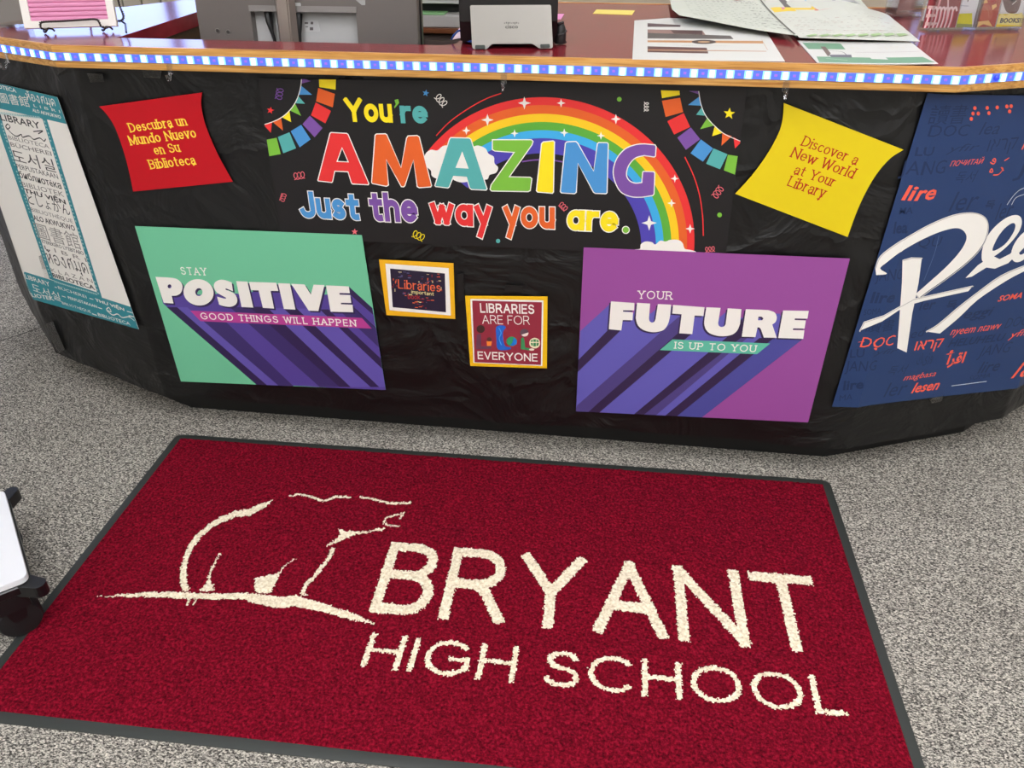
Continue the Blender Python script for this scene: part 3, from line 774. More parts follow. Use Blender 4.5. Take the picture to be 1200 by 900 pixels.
AMZ = [('red', Z5, [(345, 303), (352, 298), (425, 302), (434, 308), (532, 540), (528, 548), (452, 544), (446, 538), (430, 487), (372, 484), (362, 530), (357, 537), (292, 530), (288, 524)], [(404, 376), (430, 436), (384, 434)]),
 ('org', Z5, [(556, 312), (564, 305), (608, 304), (616, 310), (680, 462), (704, 325), (712, 314), (756, 312), (768, 320), (826, 550), (820, 558), (766, 562), (754, 555), (738, 432), (700, 552), (692, 558), (680, 556), (612, 430), (624, 548), (612, 555), (545, 542), (540, 534)], None),
 ('teal', Z5, [(905, 330), (912, 322), (1000, 324), (1010, 332), (1086, 565), (1080, 573), (1010, 570), (1000, 562), (985, 512), (928, 508), (908, 558), (900, 563), (842, 556), (836, 550)], [(967, 396), (991, 465), (942, 462)]),
 ('grn', Z6, [(-14, 332), (172, 332), (182, 342), (176, 360), (72, 506), (166, 508), (176, 516), (168, 574), (156, 580), (-16, 577), (-25, 568), (-20, 545), (86, 396), (0, 390), (-14, 382)], None),
 ('yel', Z6, [(216, 352), (226, 342), (274, 337), (282, 344), (277, 580), (270, 588), (200, 582), (192, 574)], None),
 ('blu', Z6, [(328, 350), (336, 342), (380, 340), (390, 348), (462, 478), (478, 352), (486, 345), (528, 346), (534, 354), (528, 584), (520, 590), (470, 588), (460, 582), (390, 448), (384, 582), (374, 590), (312, 586), (304, 578)], None),
 ('pur', Z6, [(752, 356), (758, 366), (755, 412), (747, 418)]+smoothpts([(700, 411), (660, 422), (630, 455), (619, 495), (630, 522), (656, 535), (686, 533)], 5)+[(690, 486), (695, 480), (746, 482), (752, 490), (748, 590), (740, 598)]+smoothpts([(690, 606), (640, 604), (590, 582), (562, 535), (552, 480), (570, 420), (610, 375), (660, 355), (700, 351)], 5), None)]
for c, z, o, h in AMZ:
    q = z(o); hh = [z(h)] if h else []
    bn.begin(); bn.poly(q, WHT, hh); bn.poly(q, C[c], hh, grow=-0.0022); bn.end('title_letter')
Z7 = lambda p: Z(340, 220, 5.4545, p)
Z8 = lambda p: Z(560, 220, 6, p)
def word(s, bl, br, h, c, border=True, wt=.225):
    bn.begin()
    if border: bn.text(s, bl, br, h, WHT, wt=wt, track=.10, grow=.035)
    bn.text(s, bl, br, h, C[c], wt=wt, track=.10); bn.end('slogan_word')
word('You', *Z5([(424, 250), (643, 255)]), 28.5, 'yel', False); word('re', *Z5([(680, 257), (808, 259)]), 27, 'teal', False)
bn.begin(); bn.poly(Z5([(650, 148), (667, 144), (671, 162), (650, 188), (648, 180), (656, 168)]), C['grn']); bn.end('apostrophe')
word('Just', *Z7([(75, 190), (450, 208)]), 31, 'blu'); word('the', *Z7([(518, 212), (820, 222)]), 34, 'pur')
word('w@y', *Z5([(820, 729), (1104, 746)]), 33, 'red'); word('you', *Z8([(184, 278), (540, 289)]), 33, 'org'); word('@re', *Z8([(626, 296), (982, 311)]), 31, 'yel')
bn.begin(); bn.poly(Z8(ell(1040, 295, 28, 28, 20)), WHT); bn.poly(Z8(ell(1040, 295, 22, 22, 20)), C['grn']); bn.end('full_stop')

# --- STAY POSITIVE
GR = P(112, 194, 152)
po = Print('poster', 'green and purple poster reading STAY POSITIVE', 'poster', FRONT, [(158, 265), (424, 275.5), (452, 457), (212, 447)], GR, off=0.0042)
ZA = lambda p: Z(160, 290, 8, p)
ZB = lambda p: Z(300, 300, 8, p)
ZD = lambda p: Z(150, 360, 3.871, p)
PU = dict(base=P(86, 68, 148), dk=P(62, 48, 104), vd=P(50, 36, 78), lt=P(98, 84, 168))
po.begin()
po.poly([(184, 326), (191, 355.5), (301, 449.5), (453, 458), (436.5, 361), (409, 336), (384, 345), (365, 347), (345, 335), (310, 338), (285, 345), (262, 342), (245, 347), (232, 345), (213, 336)], PU['base'])
def band(x0, x1, xb0, xb1, m, y0=100, yb=362, yt=-12):
    f0 = (xb0-x0)/(yb-y0); f1 = (xb1-x1)/(yb-y0)
    po.poly(ZD([(x0+f0*(yt-y0), yt), (x1+f1*(yt-y0), yt), (xb1, yb), (xb0, yb)]), m)
band(292, 338, 595, 640, PU['vd'], yt=0); band(338, 385, 640, 690, PU['lt'], yt=0); band(385, 480, 690, 755, PU['dk'], yt=22); band(575, 665, 870, 960, PU['dk'], yt=0); band(665, 735, 960, 1010, PU['vd'], yt=-2)
band(735, 810, 1010, 1100, PU['lt'], yt=4); band(810, 865, 1100, 1140, PU['vd'], yt=5); band(865, 965, 1140, 1240, PU['lt'], yt=6); band(965, 1005, 1240, 1285, PU['vd'], yt=10); band(1050, 1130, 1330, 1400, PU['dk'], yt=10)
po.poly([(409, 336), (436, 361), (437.5, 369), (410, 345)], PU['vd']); po.line([(414, 360), (440, 384)], 1.2, PU['vd'])
po.end('shadow_stripes')
po.begin(); po.poly([(223, 364), (424, 372.5), (435.6, 385), (235, 376.3)], P(182, 62, 142)); po.end('ribbon')
def shade(pr, z, o, h, m, dx, dy):
    pr.poly([(a+dx, b+dy) for a, b in z(o)], m, [[(a+dx, b+dy) for a, b in z(q)] for q in h])
def big(pr, z, o, h=()): pr.poly(z(o), WHT, [z(q) for q in h])
LET = [(ZA, [(178, 275)]+smoothpts([(300, 281), (370, 292), (415, 325), (432, 370), (415, 425), (375, 450), (330, 452)], 4)+[(347, 525), (255, 518)], [ell(310, 364, 18, 19, 12)]), (ZA, ell(582, 420, 142, 123, 36, rot=12), [ell(585, 418, 34, 37, 16)]),
 (ZA, [(892, 326), (905, 410)]+smoothpts([(862, 392), (838, 384), (838, 396), (880, 412), (925, 440), (945, 490), (932, 532), (885, 555), (820, 550), (775, 535)], 4)+[(755, 460)]+smoothpts([(790, 470), (832, 480), (838, 470), (800, 450), (750, 418), (726, 370), (735, 328), (780, 303), (830, 306), (892, 326)], 4)[:-1], []),
 (ZA, [(935, 315), (1040, 320), (1095, 563), (985, 558)], []), (ZB, [(-65, 242), (190, 250), (210, 327), (137, 326), (170, 492), (65, 486), (25, 322), (-46, 320)], []), (ZB, [(207, 254), (318, 258), (370, 502), (262, 496)], []),
 (ZB, [(330, 260), (455, 266), (515, 362), (540, 268), (642, 272), (585, 515), (495, 512)], []), (ZB, [(657, 275), (870, 284), (880, 348), (782, 346), (784, 362), (884, 366), (893, 440), (796, 438), (798, 452), (905, 456), (912, 527), (700, 521)], [])]
po.begin()
for z, o, h in LET: shade(po, z, o, h, PU['vd'], 2.2, 2.0)
for z, o, h in LET: big(po, z, o, h)
po.text('STAY', *ZA([(424, 254), (665, 263)]), 9, WHT, wt=.13, serif=.18, track=.42)
po.text('GOOD THINGS WILL HAPPEN', *ZA([(608, 672)]), *ZB([(942, 662)]), 7.8, WHT, wt=.14, serif=.18, track=.42, space=.55)
po.end('lettering')

# --- YOUR FUTURE
fu = Print('poster', 'magenta and purple poster reading YOUR FUTURE', 'poster', FRONT, [(684, 290), (996, 303), (947, 495), (675, 482)], P(150, 76, 150), off=0.0046)
Y4 = lambda p: Z(700, 320, 8, p)
Y5 = lambda p: Z(820, 330, 8, p)
Y6 = lambda p: Z(670, 340, 4, p)
FB = dict(base=P(98, 92, 176), md=P(78, 66, 126), vd=P(52, 38, 72), l2=P(112, 104, 182), bl=P(76, 76, 150))
fu.begin()
fu.poly(Y6([(178, 66), (40, 192), (15, 566), (606, 600), (1085, 228), (1000, 190), (975, 110), (940, 110), (800, 130), (720, 105), (690, 130), (640, 110), (500, 115), (470, 75), (400, 85), (370, 110), (300, 75), (290, 110)]), FB['base'])
def yb(q, m): fu.poly(Y6(q), m)
yb([(170, 187), (228, 190), (28, 384), (28, 330)], FB['vd']); yb([(420, 195), (505, 122), (510, 205), (70, 575), (15, 575), (25, 540)], FB['md']); yb([(497, 203), (560, 206), (122, 580), (66, 580)], FB['vd'])
yb([(735, 214), (800, 130), (800, 218), (330, 590), (284, 588)], FB['vd']); yb([(800, 218), (830, 218), (388, 592), (330, 590)], FB['md']); yb([(880, 224), (945, 226), (482, 600), (426, 598)], FB['vd']); yb([(945, 226), (1085, 228), (606, 600), (482, 600)], FB['bl'])
fu.end('shadow_stripes')
fu.begin(); fu.poly(Y6([(472, 231), (930, 250), (868, 300), (413, 281)]), P(94, 186, 158)); fu.end('ribbon')
U1 = [(372, 278), (495, 286)]+smoothpts([(484, 425), (490, 450), (512, 464), (535, 454), (546, 430)], 4)+[(568, 290), (692, 296)]+smoothpts([(682, 400), (665, 470), (630, 525), (580, 548), (510, 553), (430, 532), (378, 485), (360, 420)], 5)
LET = [(Y4, [(128, 265), (348, 280), (345, 350), (242, 348), (240, 362), (335, 368), (330, 442), (238, 440), (225, 537), (108, 526)], []), (Y4, U1, []), (Y4, [(710, 298), (1005, 320), (995, 402), (912, 398), (890, 572), (768, 564), (790, 386), (702, 379)], []),
 (Y5, [(62, 240), (195, 246)]+smoothpts([(172, 390), (180, 414), (205, 425), (232, 416), (243, 395)], 4)+[(262, 250), (391, 258)]+smoothpts([(378, 395), (350, 460), (295, 500), (200, 512), (110, 492), (60, 452), (42, 395), (46, 340)], 5), []),
 (Y5, [(432, 258)]+smoothpts([(640, 266), (700, 288), (722, 330), (712, 375), (680, 402)], 5)+[(722, 527), (600, 524)]+smoothpts([(575, 450), (562, 432), (542, 428)], 4)+[(522, 520), (394, 516)], [[(550, 328), (580, 328), (597, 345), (585, 362), (545, 362)]]),
 (Y5, [(782, 270), (1022, 274), (1010, 347), (892, 345), (890, 360), (995, 364), (982, 440), (875, 438), (873, 454), (981, 456), (970, 536), (735, 528)], [])]
fu.begin()
for z, o, h in LET: shade(fu, z, o, h, FB['vd'], -2.0, 1.6)
for z, o, h in LET: big(fu, z, o, h)
fu.text('YOUR', *Y4([(380, 240), (700, 249)]), 9.6, WHT, wt=.12, serif=.18, track=.42)
fu.text('IS UP TO YOU', *Y6([(482, 274), (862, 291)]), 8.2, WHT, wt=.13, serif=.18, track=.42, space=.55)
fu.end('lettering')

# --- red and yellow curved signs
ZR = lambda p: Z(110, 100, 6.924, p)
rs = Print('sign', 'red sign with curved sides and yellow Spanish writing', 'sign', FRONT,
  ZR([(42, 172), (878, 58)]+smoothpts([(878, 58), (870, 150), (890, 270), (930, 390), (1000, 550), (1070, 680), (1127, 782)], 4)[1:]+smoothpts([(318, 862), (290, 720), (240, 530), (170, 340), (100, 230), (42, 172)], 4)[:-1]), P(190, 8, 26), off=0.0036)
rs.begin(); YL = P(250, 214, 70)
for s, bl, br, h in [('Descubra un', (298, 384), (760, 325), 82), ('Mundo Nuevo', (300, 488), (838, 424), 84), ('en Su', (500, 566), (706, 540), 82), ('Biblioteca', (462, 682), (832, 643), 82)]:
    a, b = ZR([bl, br]); rs.text(s, a, b, h/6.924, YL, wt=.175, contrast=.55, serif=.17, track=.2, space=.5)
rs.end('lettering')
ZY = lambda p: Z(850, 90, 4.5, p)
ys = Print('sign', 'tilted yellow sign with curved sides and red writing', 'sign', FRONT,
  ZY([(308, 138), (940, 385)]+smoothpts([(940, 385), (870, 430), (800, 510), (740, 610), (690, 720), (645, 845)], 4)[1:]+smoothpts([(52, 617), (140, 520), (220, 410), (280, 300), (303, 220), (308, 138)], 4)[:-1]), P(224, 200, 16), off=0.0036)
ys.begin(); RD = P(176, 30, 24)
for s, bl, br, h in [('Discover a', (396, 362), (686, 466), 62), ('New World', (340, 422), (668, 538), 64), ('at Your', (356, 510), (568, 582), 58), ('Library', (322, 574), (514, 640), 62)]:
    a, b = ZY([bl, br]); ys.text(s, a, b, h/4.5, RD, wt=.14, contrast=.5, serif=.16, track=.2, space=.5)
ys.end('lettering')

# --- two small yellow-bordered prints
ZS = lambda p: Z(440, 300, 11.25, p)
w1 = Print('print', 'small dark word cloud print on yellow backing, Libraries in orange', 'print', FRONT, ZS([(45, 45), (1028, 95), (1052, 830), (145, 780)]), P(238, 178, 30), off=0.0036)
w1.begin(); w1.poly(ZS([(130, 100), (965, 160), (995, 785), (185, 715)]), WHT); w1.end('white_mount')
w1.begin(); w1.poly(ZS([(192, 165), (915, 230), (930, 742), (228, 675)]), P(38, 30, 52)); w1.end('picture')
w1.begin(); OR_ = P(226, 104, 62); CR = P(226, 214, 150); RD2 = P(164, 44, 44); BL2 = P(92, 92, 130)
w1.text('Libraries', *ZS([(300, 428), (860, 476)]), 10.6, OR_, wt=.13, serif=.08, contrast=.7, track=.2)
w1.text('important', *ZS([(472, 492), (770, 524)]), 4.0, CR, wt=.15, track=.16); w1.text('book', *ZS([(428, 566), (590, 576)]), 6.0, RD2, wt=.16, track=.16)
r2 = random.Random(3)
for x0, y0, x1, y1, n in [(290, 205, 500, 290, 10), (600, 230, 860, 330, 16), (215, 260, 300, 440, 8), (340, 470, 460, 540, 6), (600, 540, 760, 580, 5), (460, 590, 720, 610, 7), (520, 620, 680, 690, 6), (860, 360, 890, 440, 3), (560, 330, 700, 360, 4)]:
    for k in range(n):
        a, b = r2.uniform(x0, x1-20), r2.uniform(y0, y1); l = r2.uniform(14, 48); h = r2.uniform(6, 13)
        if n in (8, 3) or (n == 16 and k % 3 == 0): l, h = h, l
        w1.poly(ZS([(a, b), (a+l, b+l*.07), (a+l, b+h+l*.07), (a, b+h)]), r2.choice([OR_, CR, RD2, BL2, BL2]))
w1.end('word_cloud')
ZE = lambda p: Z(540, 340, 9, p)
w2 = Print('print', 'small maroon print on yellow backing reading LIBRARIES ARE FOR EVERYONE', 'print', FRONT, ZE([(45, 60), (915, 68), (908, 825), (100, 800)]), P(240, 188, 24), off=0.0036)
w2.begin(); w2.poly(ZE([(100, 92), (872, 108), (860, 800), (133, 765)]), WHT); w2.end('white_mount')
w2.begin(); w2.poly(ZE([(120, 110), (855, 128), (845, 790), (145, 760)]), P(146, 46, 62)); w2.end('picture')
w2.begin()
w2.text('LIBRARIES', *ZE([(206, 238), (776, 253)]), 11.2, WHT, wt=.17, track=.22); w2.text('ARE FOR', *ZE([(228, 355), (728, 366)]), 10.4, WHT, wt=.085, track=.22); w2.text('EVERYONE', *ZE([(180, 728), (810, 754)]), 9.2, WHT, wt=.15, track=.22)
w2.end('lettering')
w2.begin(); dk = P(64, 40, 36); pg = P(104, 62, 82); bl = P(36, 98, 196); gn = P(62, 138, 86)
w2.poly(ZE(ell(210, 410, 44, 42, 20)), dk); w2.poly(ZE([(168, 465), (212, 458), (216, 592), (318, 588), (322, 618), (160, 622)]), pg); w2.poly(ZE([(272, 540), (328, 540), (320, 588), (278, 588)]), P(240, 132, 50)); w2.poly(ZE(ell(300, 518, 26, 22, 10)), P(90, 52, 50))
w2.poly(ZE(smoothpts([(370, 400), (400, 374), (445, 372), (476, 392), (446, 440), (448, 520), (470, 590), (522, 600), (520, 626), (392, 626), (376, 520)], 3, True)), bl); w2.line(ZE([(400, 395), (425, 450), (405, 510), (430, 580)]), 1.0, P(70, 150, 230))
w2.poly(ZE(ell(537, 540, 56, 50, 22)), P(52, 150, 96)); w2.poly(ZE([(540, 560), (560, 500), (592, 530), (588, 570), (550, 588), (520, 580)]), P(30, 120, 210))
w2.poly(ZE(ell(670, 450, 46, 42, 20)), P(96, 72, 84)); w2.poly(ZE(ell(674, 452, 40, 36, 14, -10, 150)), P(238, 214, 206)); w2.poly(ZE([(634, 512), (655, 494), (668, 510), (680, 605), (735, 612), (732, 636), (632, 622)]), gn); w2.poly(ZE(ell(748, 626, 28, 12, 12)), P(240, 226, 206))
w2.poly(ZE(ell(780, 558, 58, 56, 24)), P(236, 226, 190))
for q in ([(740, 530), (760, 520), (760, 545), (738, 545)], [(766, 518), (792, 518), (792, 545), (766, 545)], [(798, 520), (822, 532), (824, 546), (798, 546)], [(738, 556), (760, 556), (760, 588), (744, 582)], [(766, 556), (792, 556), (792, 592), (766, 592)], [(798, 556), (824, 556), (818, 584), (798, 590)]): w2.poly(ZE(q), gn)
w2.end('figures')

# --- tall LIBRARY poster on the left facet
lp_off = 0.004
lib = Print('poster', 'tall white and teal poster with the word library in many languages', 'poster', FRONT, [(-38, 89), (67, 114), (162.5, 386), (34.6, 344)], P(242, 238, 230), off=lp_off)
TL = P(46, 140, 152); INK = P(36, 34, 34); GRY = P(128, 122, 116)
L7 = lambda p: Z(0, 90, 6, p)
L8 = lambda p: Z(0, 230, 5.294, p)
lib.begin()
lib.poly([(-38, 89), (67, 114), (83, 146.5), (-27, 121)], TL); lib.end('teal_band'); lib.begin(); lib.poly(L8([(151, 468), (325, 522), (620, 625), (822, 690), (862, 832), (180, 606)]), TL)
lib.end('teal_band')
lib.begin()
lib.poly(L7([(-45, 270), (290, 268), (330, 300)])+L8([(634, 632), (308, 512)]), TL); lib.poly([(2.5, 133)]+L7([(286, 290), (300, 300)])+L8([(602, 596), (330, 505)])+L7([(20, 330), (5, 262)]), P(240, 236, 228)); lib.end('text_panel')
lib.begin()
for s, z, bl, br, h, m, b in [('LIBRARY', L7, (8, 304), (288, 368), 45, INK, .012), ('BIBLIOTECA', L7, (62, 438), (350, 506), 26, GRY, 0), ('BÜCHEREI', L7, (78, 488), (366, 556), 34, GRY, .01), ('도서실', L7, (100, 590), (395, 668), 78, P(66, 62, 60), 0), ('PERPUSTAKAAN', L7, (122, 644), (412, 720), 32, INK, 0),
   ('библиотéка', L7, (140, 706), (436, 790), 46, INK, .010), ('BIBLIOTEK', L7, (160, 770), (455, 846), 32, GRY, 0), ('THƯ VIỆN', L7, (175, 812), (466, 897), 38, INK, .03),
   ('としょかん', L8, (180, 42), (440, 118), 56, INK, 0), ('BIBLIOTHÈQUE', L8, (196, 92), (455, 168), 28, GRY, 0), ('ALO AKWUKWO', L8, (212, 146), (470, 216), 30, INK, .018), ('圖書館', L8, (236, 250), (506, 326), 84, P(150, 146, 140), 0), ('ETEREKERO LY’EBITABO', L8, (264, 288), (522, 366), 20, INK, .01),
   ('L I B R I', L8, (280, 328), (540, 408), 22, GRY, 0), ('K L A Z A N', L8, (322, 468), (578, 540), 22, GRY, 0), ('BIBLIOTECA', L8, (330, 500), (592, 582), 24, INK, .02)]:
    a, c = z([bl, br]); lib.font(s, a, c, h/(6 if z is L7 else 5.294), m, b)
lib.thai(*L8([(300, 410), (560, 484)]), 13, INK, .75)
lib.line(L7([(40, 348), (55, 332), (72, 352), (52, 368), (42, 350), (80, 395), (118, 418), (150, 405), (160, 425), (205, 415), (238, 440), (280, 430), (310, 452), (322, 436)]), .7, INK); lib.line(L7([(235, 385), (300, 380), (270, 400)]), .7, INK)
lib.end('lettering')
lib.begin()
for s, z, bl, br, h, b in [('BIBLIOTECA', L7, (-90, 60), (118, 112), 26, .02), ('圖書館', L7, (6, 176), (212, 208), 66, 0), ('ALO AKWUKWO', L7, (232, 244), (432, 296), 22, .025), ('L I B R I', L7, (240, 210), (425, 254), 18, 0),
   ('LIBRARY', L8, (162, 510), (314, 562), 26, .01), ('BÜCHEREI', L8, (364, 574), (540, 634), 20, 0), ('THƯ VIỆN', L8, (594, 650), (774, 712), 22, .03), ('도서실', L8, (208, 586), (380, 650), 44, 0), ('PERPUSTAKAAN', L8, (426, 636), (606, 694), 16, .01), ('BIBLIOTHÈQUE', L8, (388, 668), (566, 724), 18, 0), ('BIBLIOTECA', L8, (612, 742), (812, 802), 18, .01), ('BIBLIOTEK', L8, (184, 600), (340, 648), 12, .02)]:
    a, c = z([bl, br]); lib.font(s, a, c, h/(6 if z is L7 else 5.294), WHT, b)
lib.thai(*L7([(190, 160), (400, 208)]), 9, WHT, .7)
lib.line(L8([(660, 702), (676, 690), (690, 716), (664, 708), (700, 736), (730, 730), (760, 752), (800, 748), (835, 772), (800, 742), (832, 748)]), .7, WHT)
for a, b in ([(340, 562), (354, 567)], [(556, 632), (580, 640)], [(788, 712), (825, 724)], [(385, 618), (408, 626)], [(610, 690), (635, 698)], [(572, 728), (602, 738)]): lib.line(L8([a, b]), .6, WHT)
rr = random.Random(5)
for (a, b) in ((L7([(8, 320)])[0], L8([(318, 506)])[0]), (L7([(312, 300)])[0], L8([(616, 612)])[0])):
    for k in range(46):
        t = (k+.3)/46; q = (a[0]+(b[0]-a[0])*t, a[1]+(b[1]-a[1])*t); t2 = t+.009+.004*rr.random(); q2 = (a[0]+(b[0]-a[0])*t2, a[1]+(b[1]-a[1])*t2)
        if k % 7 != 6: lib.line([q, q2], 1.3, P(170, 206, 206))
for k in range(26): 
    t = k/26; x, y = -40+t*330, 248+t*38; lib.line(L7([(x, y), (x+8, y+1.8)]), 1.6, P(170, 206, 206))
    x, y = 340+t*270, 528+t*80; lib.line(L8([(x, y), (x+7, y+2)]), 1.2, P(170, 206, 206))
lib.end('border_lettering')

# --- blue Read poster that bends round the right corner
rd = Print('poster', 'dark blue poster with the word Read in large white script', 'poster', FRONT, [(1087, 109), (1388, 101), (1215, 441), (1104, 464.5), (1018, 475), (975, 476.5)], P(38, 60, 102), off=0.004, smax=FRONT.uv(1215, 441, 0.004)[0])
R1 = lambda p: Z(1060, 90, 6, p)
R2 = lambda p: Z(990, 220, 4.5, p)
R3 = lambda p: Z(970, 370, 5.217, p)
GH = P(28, 46, 82); ORG = P(236, 96, 74); GS = P(150, 146, 140)
for s, z, bl, br, h, b, sh in [('讀書', R1, (160, 322), (420, 318), 128, .0, 0), ('DOC', R1, (160, 420), (440, 416), 84, .0, 0), ('lea', R1, (520, 408), (658, 402), 88, 0, .2), ('\u05d5\u05d0\u05e8\u05e7', R1, (576, 526), (780, 504), 80, 0, 0), ('JANG', R1, (-40, 684), (278, 678), 98, 0, 0), ('독서', R1, (350, 742), (496, 732), 74, .0, .2), ('yfir', R1, (290, 532), (520, 515), 50, 0, .3), ('LU', R1, (70, 555), (200, 550), 60, .02, 0), ('J', R1, (770, 690), (830, 690), 130, 0, 0),
   ('MA', R2, (285, 140), (358, 134), 34, .02, .1), ('ler', R2, (545, 126), (690, 112), 100, 0, .2), ('독', R2, (735, 110), (785, 106), 40, .03, 0), ('ler', R2, (790, 170), (880, 150), 80, 0, .2), ('lea', R2, (255, 240), (330, 236), 60, .03, 0), ('QU', R2, (380, 315), (500, 308), 50, 0, 0), ('JANG', R2, (160, 490), (300, 480), 60, 0, 0), ('lire', R2, (132, 606), (260, 600), 58, .03, .1), ('ler', R2, (390, 645), (470, 638), 52, .02, 0), ('eggi', R2, (622, 690), (776, 672), 44, .01, .2), ('DOC', R2, (838, 742), (960, 722), 50, 0, .2), ('SOMA', R2, (100, 672), (190, 664), 30, 0, .1),
   ('讀書', R2, (105, 755), (255, 745), 56, .0, 0), ('독', R2, (530, 640), (585, 632), 40, .03, 0), ('ed', R2, (345, 795), (420, 780), 46, 0, .2), ('HELUHELU', R3, (732, 192), (1076, 150), 44, .02, .2), ('JANG', R3, (912, 252), (1112, 220), 62, 0, .2), ('lire', R3, (912, 352), (1042, 334), 66, .01, .2), ('ler', R3, (338, 498), (472, 480), 84, 0, .2), ('lire', R3, (92, 454), (222, 442), 56, .03, .1), ('JANG', R3, (104, 338), (292, 330), 62, 0, 0), ('LU', R3, (135, 256), (222, 252), 50, .01, 0), ('독서', R3, (362, 362), (478, 350), 52, .0, .2), ('SOMA', R3, (856, 396), (988, 376), 26, 0, .2), ('كیزو', R3, (540, 300), (640, 270), 60, 0, 0), ('MA', R3, (70, 520), (150, 512), 34, 0, .1), ('yfir', R3, (280, 240), (420, 228), 30, 0, .3)]:
    a, c = z([bl, br]); rd.begin(); rd.font(s, a, c, h/(6 if z is R1 else 4.5 if z is R2 else 5.217), GH, b, sh); rd.end('faint_word')
rd.begin()
for s, bl, br, h, b, sh in [('lire', (1056, 234), (1095, 233), 17.5, .022, .2), ('ПОЧИТАЙ', *R1([(316, 630), (550, 610)]), 8.0, .0, .25), ('K', (1196.5, 175), (1206, 174), 10, .02, .2), ('SOMA', *R2([(804, 600), (930, 580)]), 6.4, .02, .25), ('nyeem ntawv', *R2([(553, 778), (818, 744)]), 7.0, 0, .3), ('DOC', *R2([(78, 840), (256, 828)]), 12, .0, .1), ('\u05d5\u05d0\u05e8\u05e7', *R3([(526, 212), (694, 190)]), 10, .01, 0), ('\u0623\ufeae\ufed7\u0627', *R3([(698, 300), (828, 284)]), 16, .03, 0),
   ('magbasa', *R3([(460, 396), (656, 368)]), 6.4, 0, .3), ('lesen', *R3([(508, 472), (674, 448)]), 11, .022, .25), ('le', *R3([(1118, 382), (1215, 360)]), 18, 0, .25), ('yfir', *R3([(1102, 138), (1230, 112)]), 7, 0, .3)]:
    rd.font(s, bl, br, h, ORG, b, sh)
for x, y in [(493, 220), (480, 258), (517, 258), (468, 295), (580, 218), (592, 255), (650, 215), (718, 208), (748, 206), (737, 243)]: rd.poly(R1(ell(x, y, 12, 14, 12)), ORG)
for q in ([(600, 600), (625, 612), (640, 588), (630, 574), (618, 588), (640, 600)], [(605, 650), (598, 668), (618, 668), (612, 646), (600, 655)], [(622, 690), (660, 685), (690, 650), (680, 638), (695, 660)], [(700, 590), (735, 568)]): rd.line(R1(q), 1.1, ORG)
rd.line(R2([(70, 814), (104, 809)]), .7, ORG); rd.poly(R2(ell(163, 849, 7, 7, 10)), ORG)
rd.end('orange_lettering')
rd.begin()
BOWL = smoothpts([(160, 420), (185, 360), (260, 300), (350, 245), (450, 190), (560, 145), (640, 130), (700, 134), (740, 160), (752, 210), (735, 280), (690, 345), (620, 410), (520, 486), (440, 542), (390, 580)], 4)+smoothpts([(372, 560), (450, 492), (540, 410), (610, 330), (640, 270), (630, 232), (595, 213), (540, 220), (460, 248), (370, 292), (290, 340), (222, 392), (186, 425), (222, 453), (165, 460)], 4)
STEM = [(303, 380), (350, 366), (405, 368), (388, 500), (370, 590), (355, 660), (325, 868), (275, 845), (290, 640), (300, 500)]
LEG = [(75, 755), (100, 706), (285, 626), (360, 585), (675, 515), (650, 545), (420, 595), (360, 612), (285, 645), (90, 748)]
SWASH = smoothpts([(425, 757), (490, 718), (600, 625), (700, 548), (820, 462), (945, 408), (1040, 375)], 3)+smoothpts([(1040, 398), (945, 440), (850, 490), (700, 590), (600, 685), (500, 768)], 3)
DS = [(1110, 225), (1050, 270), (1040, 345), (1075, 360), (1120, 300), (1160, 60), (1120, 300), (1135, 350)]
for dx, dy, m in ((0, 0, WHT),):
    for q in (SWASH, LEG, BOWL, STEM): rd.poly(R2(q), m)
    rd.poly(R2(smoothpts([(722, 335), (745, 265), (790, 205), (850, 158), (900, 143), (928, 158), (930, 198), (905, 250), (850, 312), (785, 362), (728, 390)], 4, True)), m, [R2(smoothpts([(778, 332), (800, 270), (840, 215), (882, 186), (898, 198), (885, 240), (840, 300)], 4, True))])
    rd.poly(R2([(722, 340), (730, 388), (700, 408), (635, 475), (668, 468), (745, 420), (790, 426), (860, 397), (945, 315), (1010, 232), (1008, 205), (940, 280), (870, 348), (815, 376), (786, 362), (778, 332)]), m)
    rd.poly(R2(smoothpts([(1040, 195), (985, 205), (925, 250), (885, 310), (876, 365), (900, 392), (940, 380), (990, 335), (1010, 310), (1005, 360), (1025, 385), (1080, 350), (1075, 325), (1050, 340), (1060, 250), (1075, 205)], 3, True)), m, [R2(smoothpts([(1005, 240), (965, 260), (930, 305), (918, 345), (935, 350), (980, 310)], 3, True))])
    rd.line(R2(DS), 9.0, m)
# bevelled shade printed along the upper left of each stroke
for q in (BOWL[:62], SWASH[:19], LEG[:5], [(303, 380), (350, 366), (405, 368)]): rd.line(R2([(a+3, b+4) for a, b in q]), 1.3, P(196, 192, 186), smooth=False)
rd.line(R3([(755, 428), (970, 400)]), .8, P(190, 200, 215)); rd.line(R2([(495, 250), (470, 350), (415, 490)]), .6, P(88, 106, 142))
rd.line(R1([(718, 900), (760, 840), (800, 800), (840, 780)]), .7, P(190, 196, 205)); rd.line(R1([(750, 900), (780, 850), (840, 825)]), .7, P(190, 196, 205))
rd.end('title_lettering')

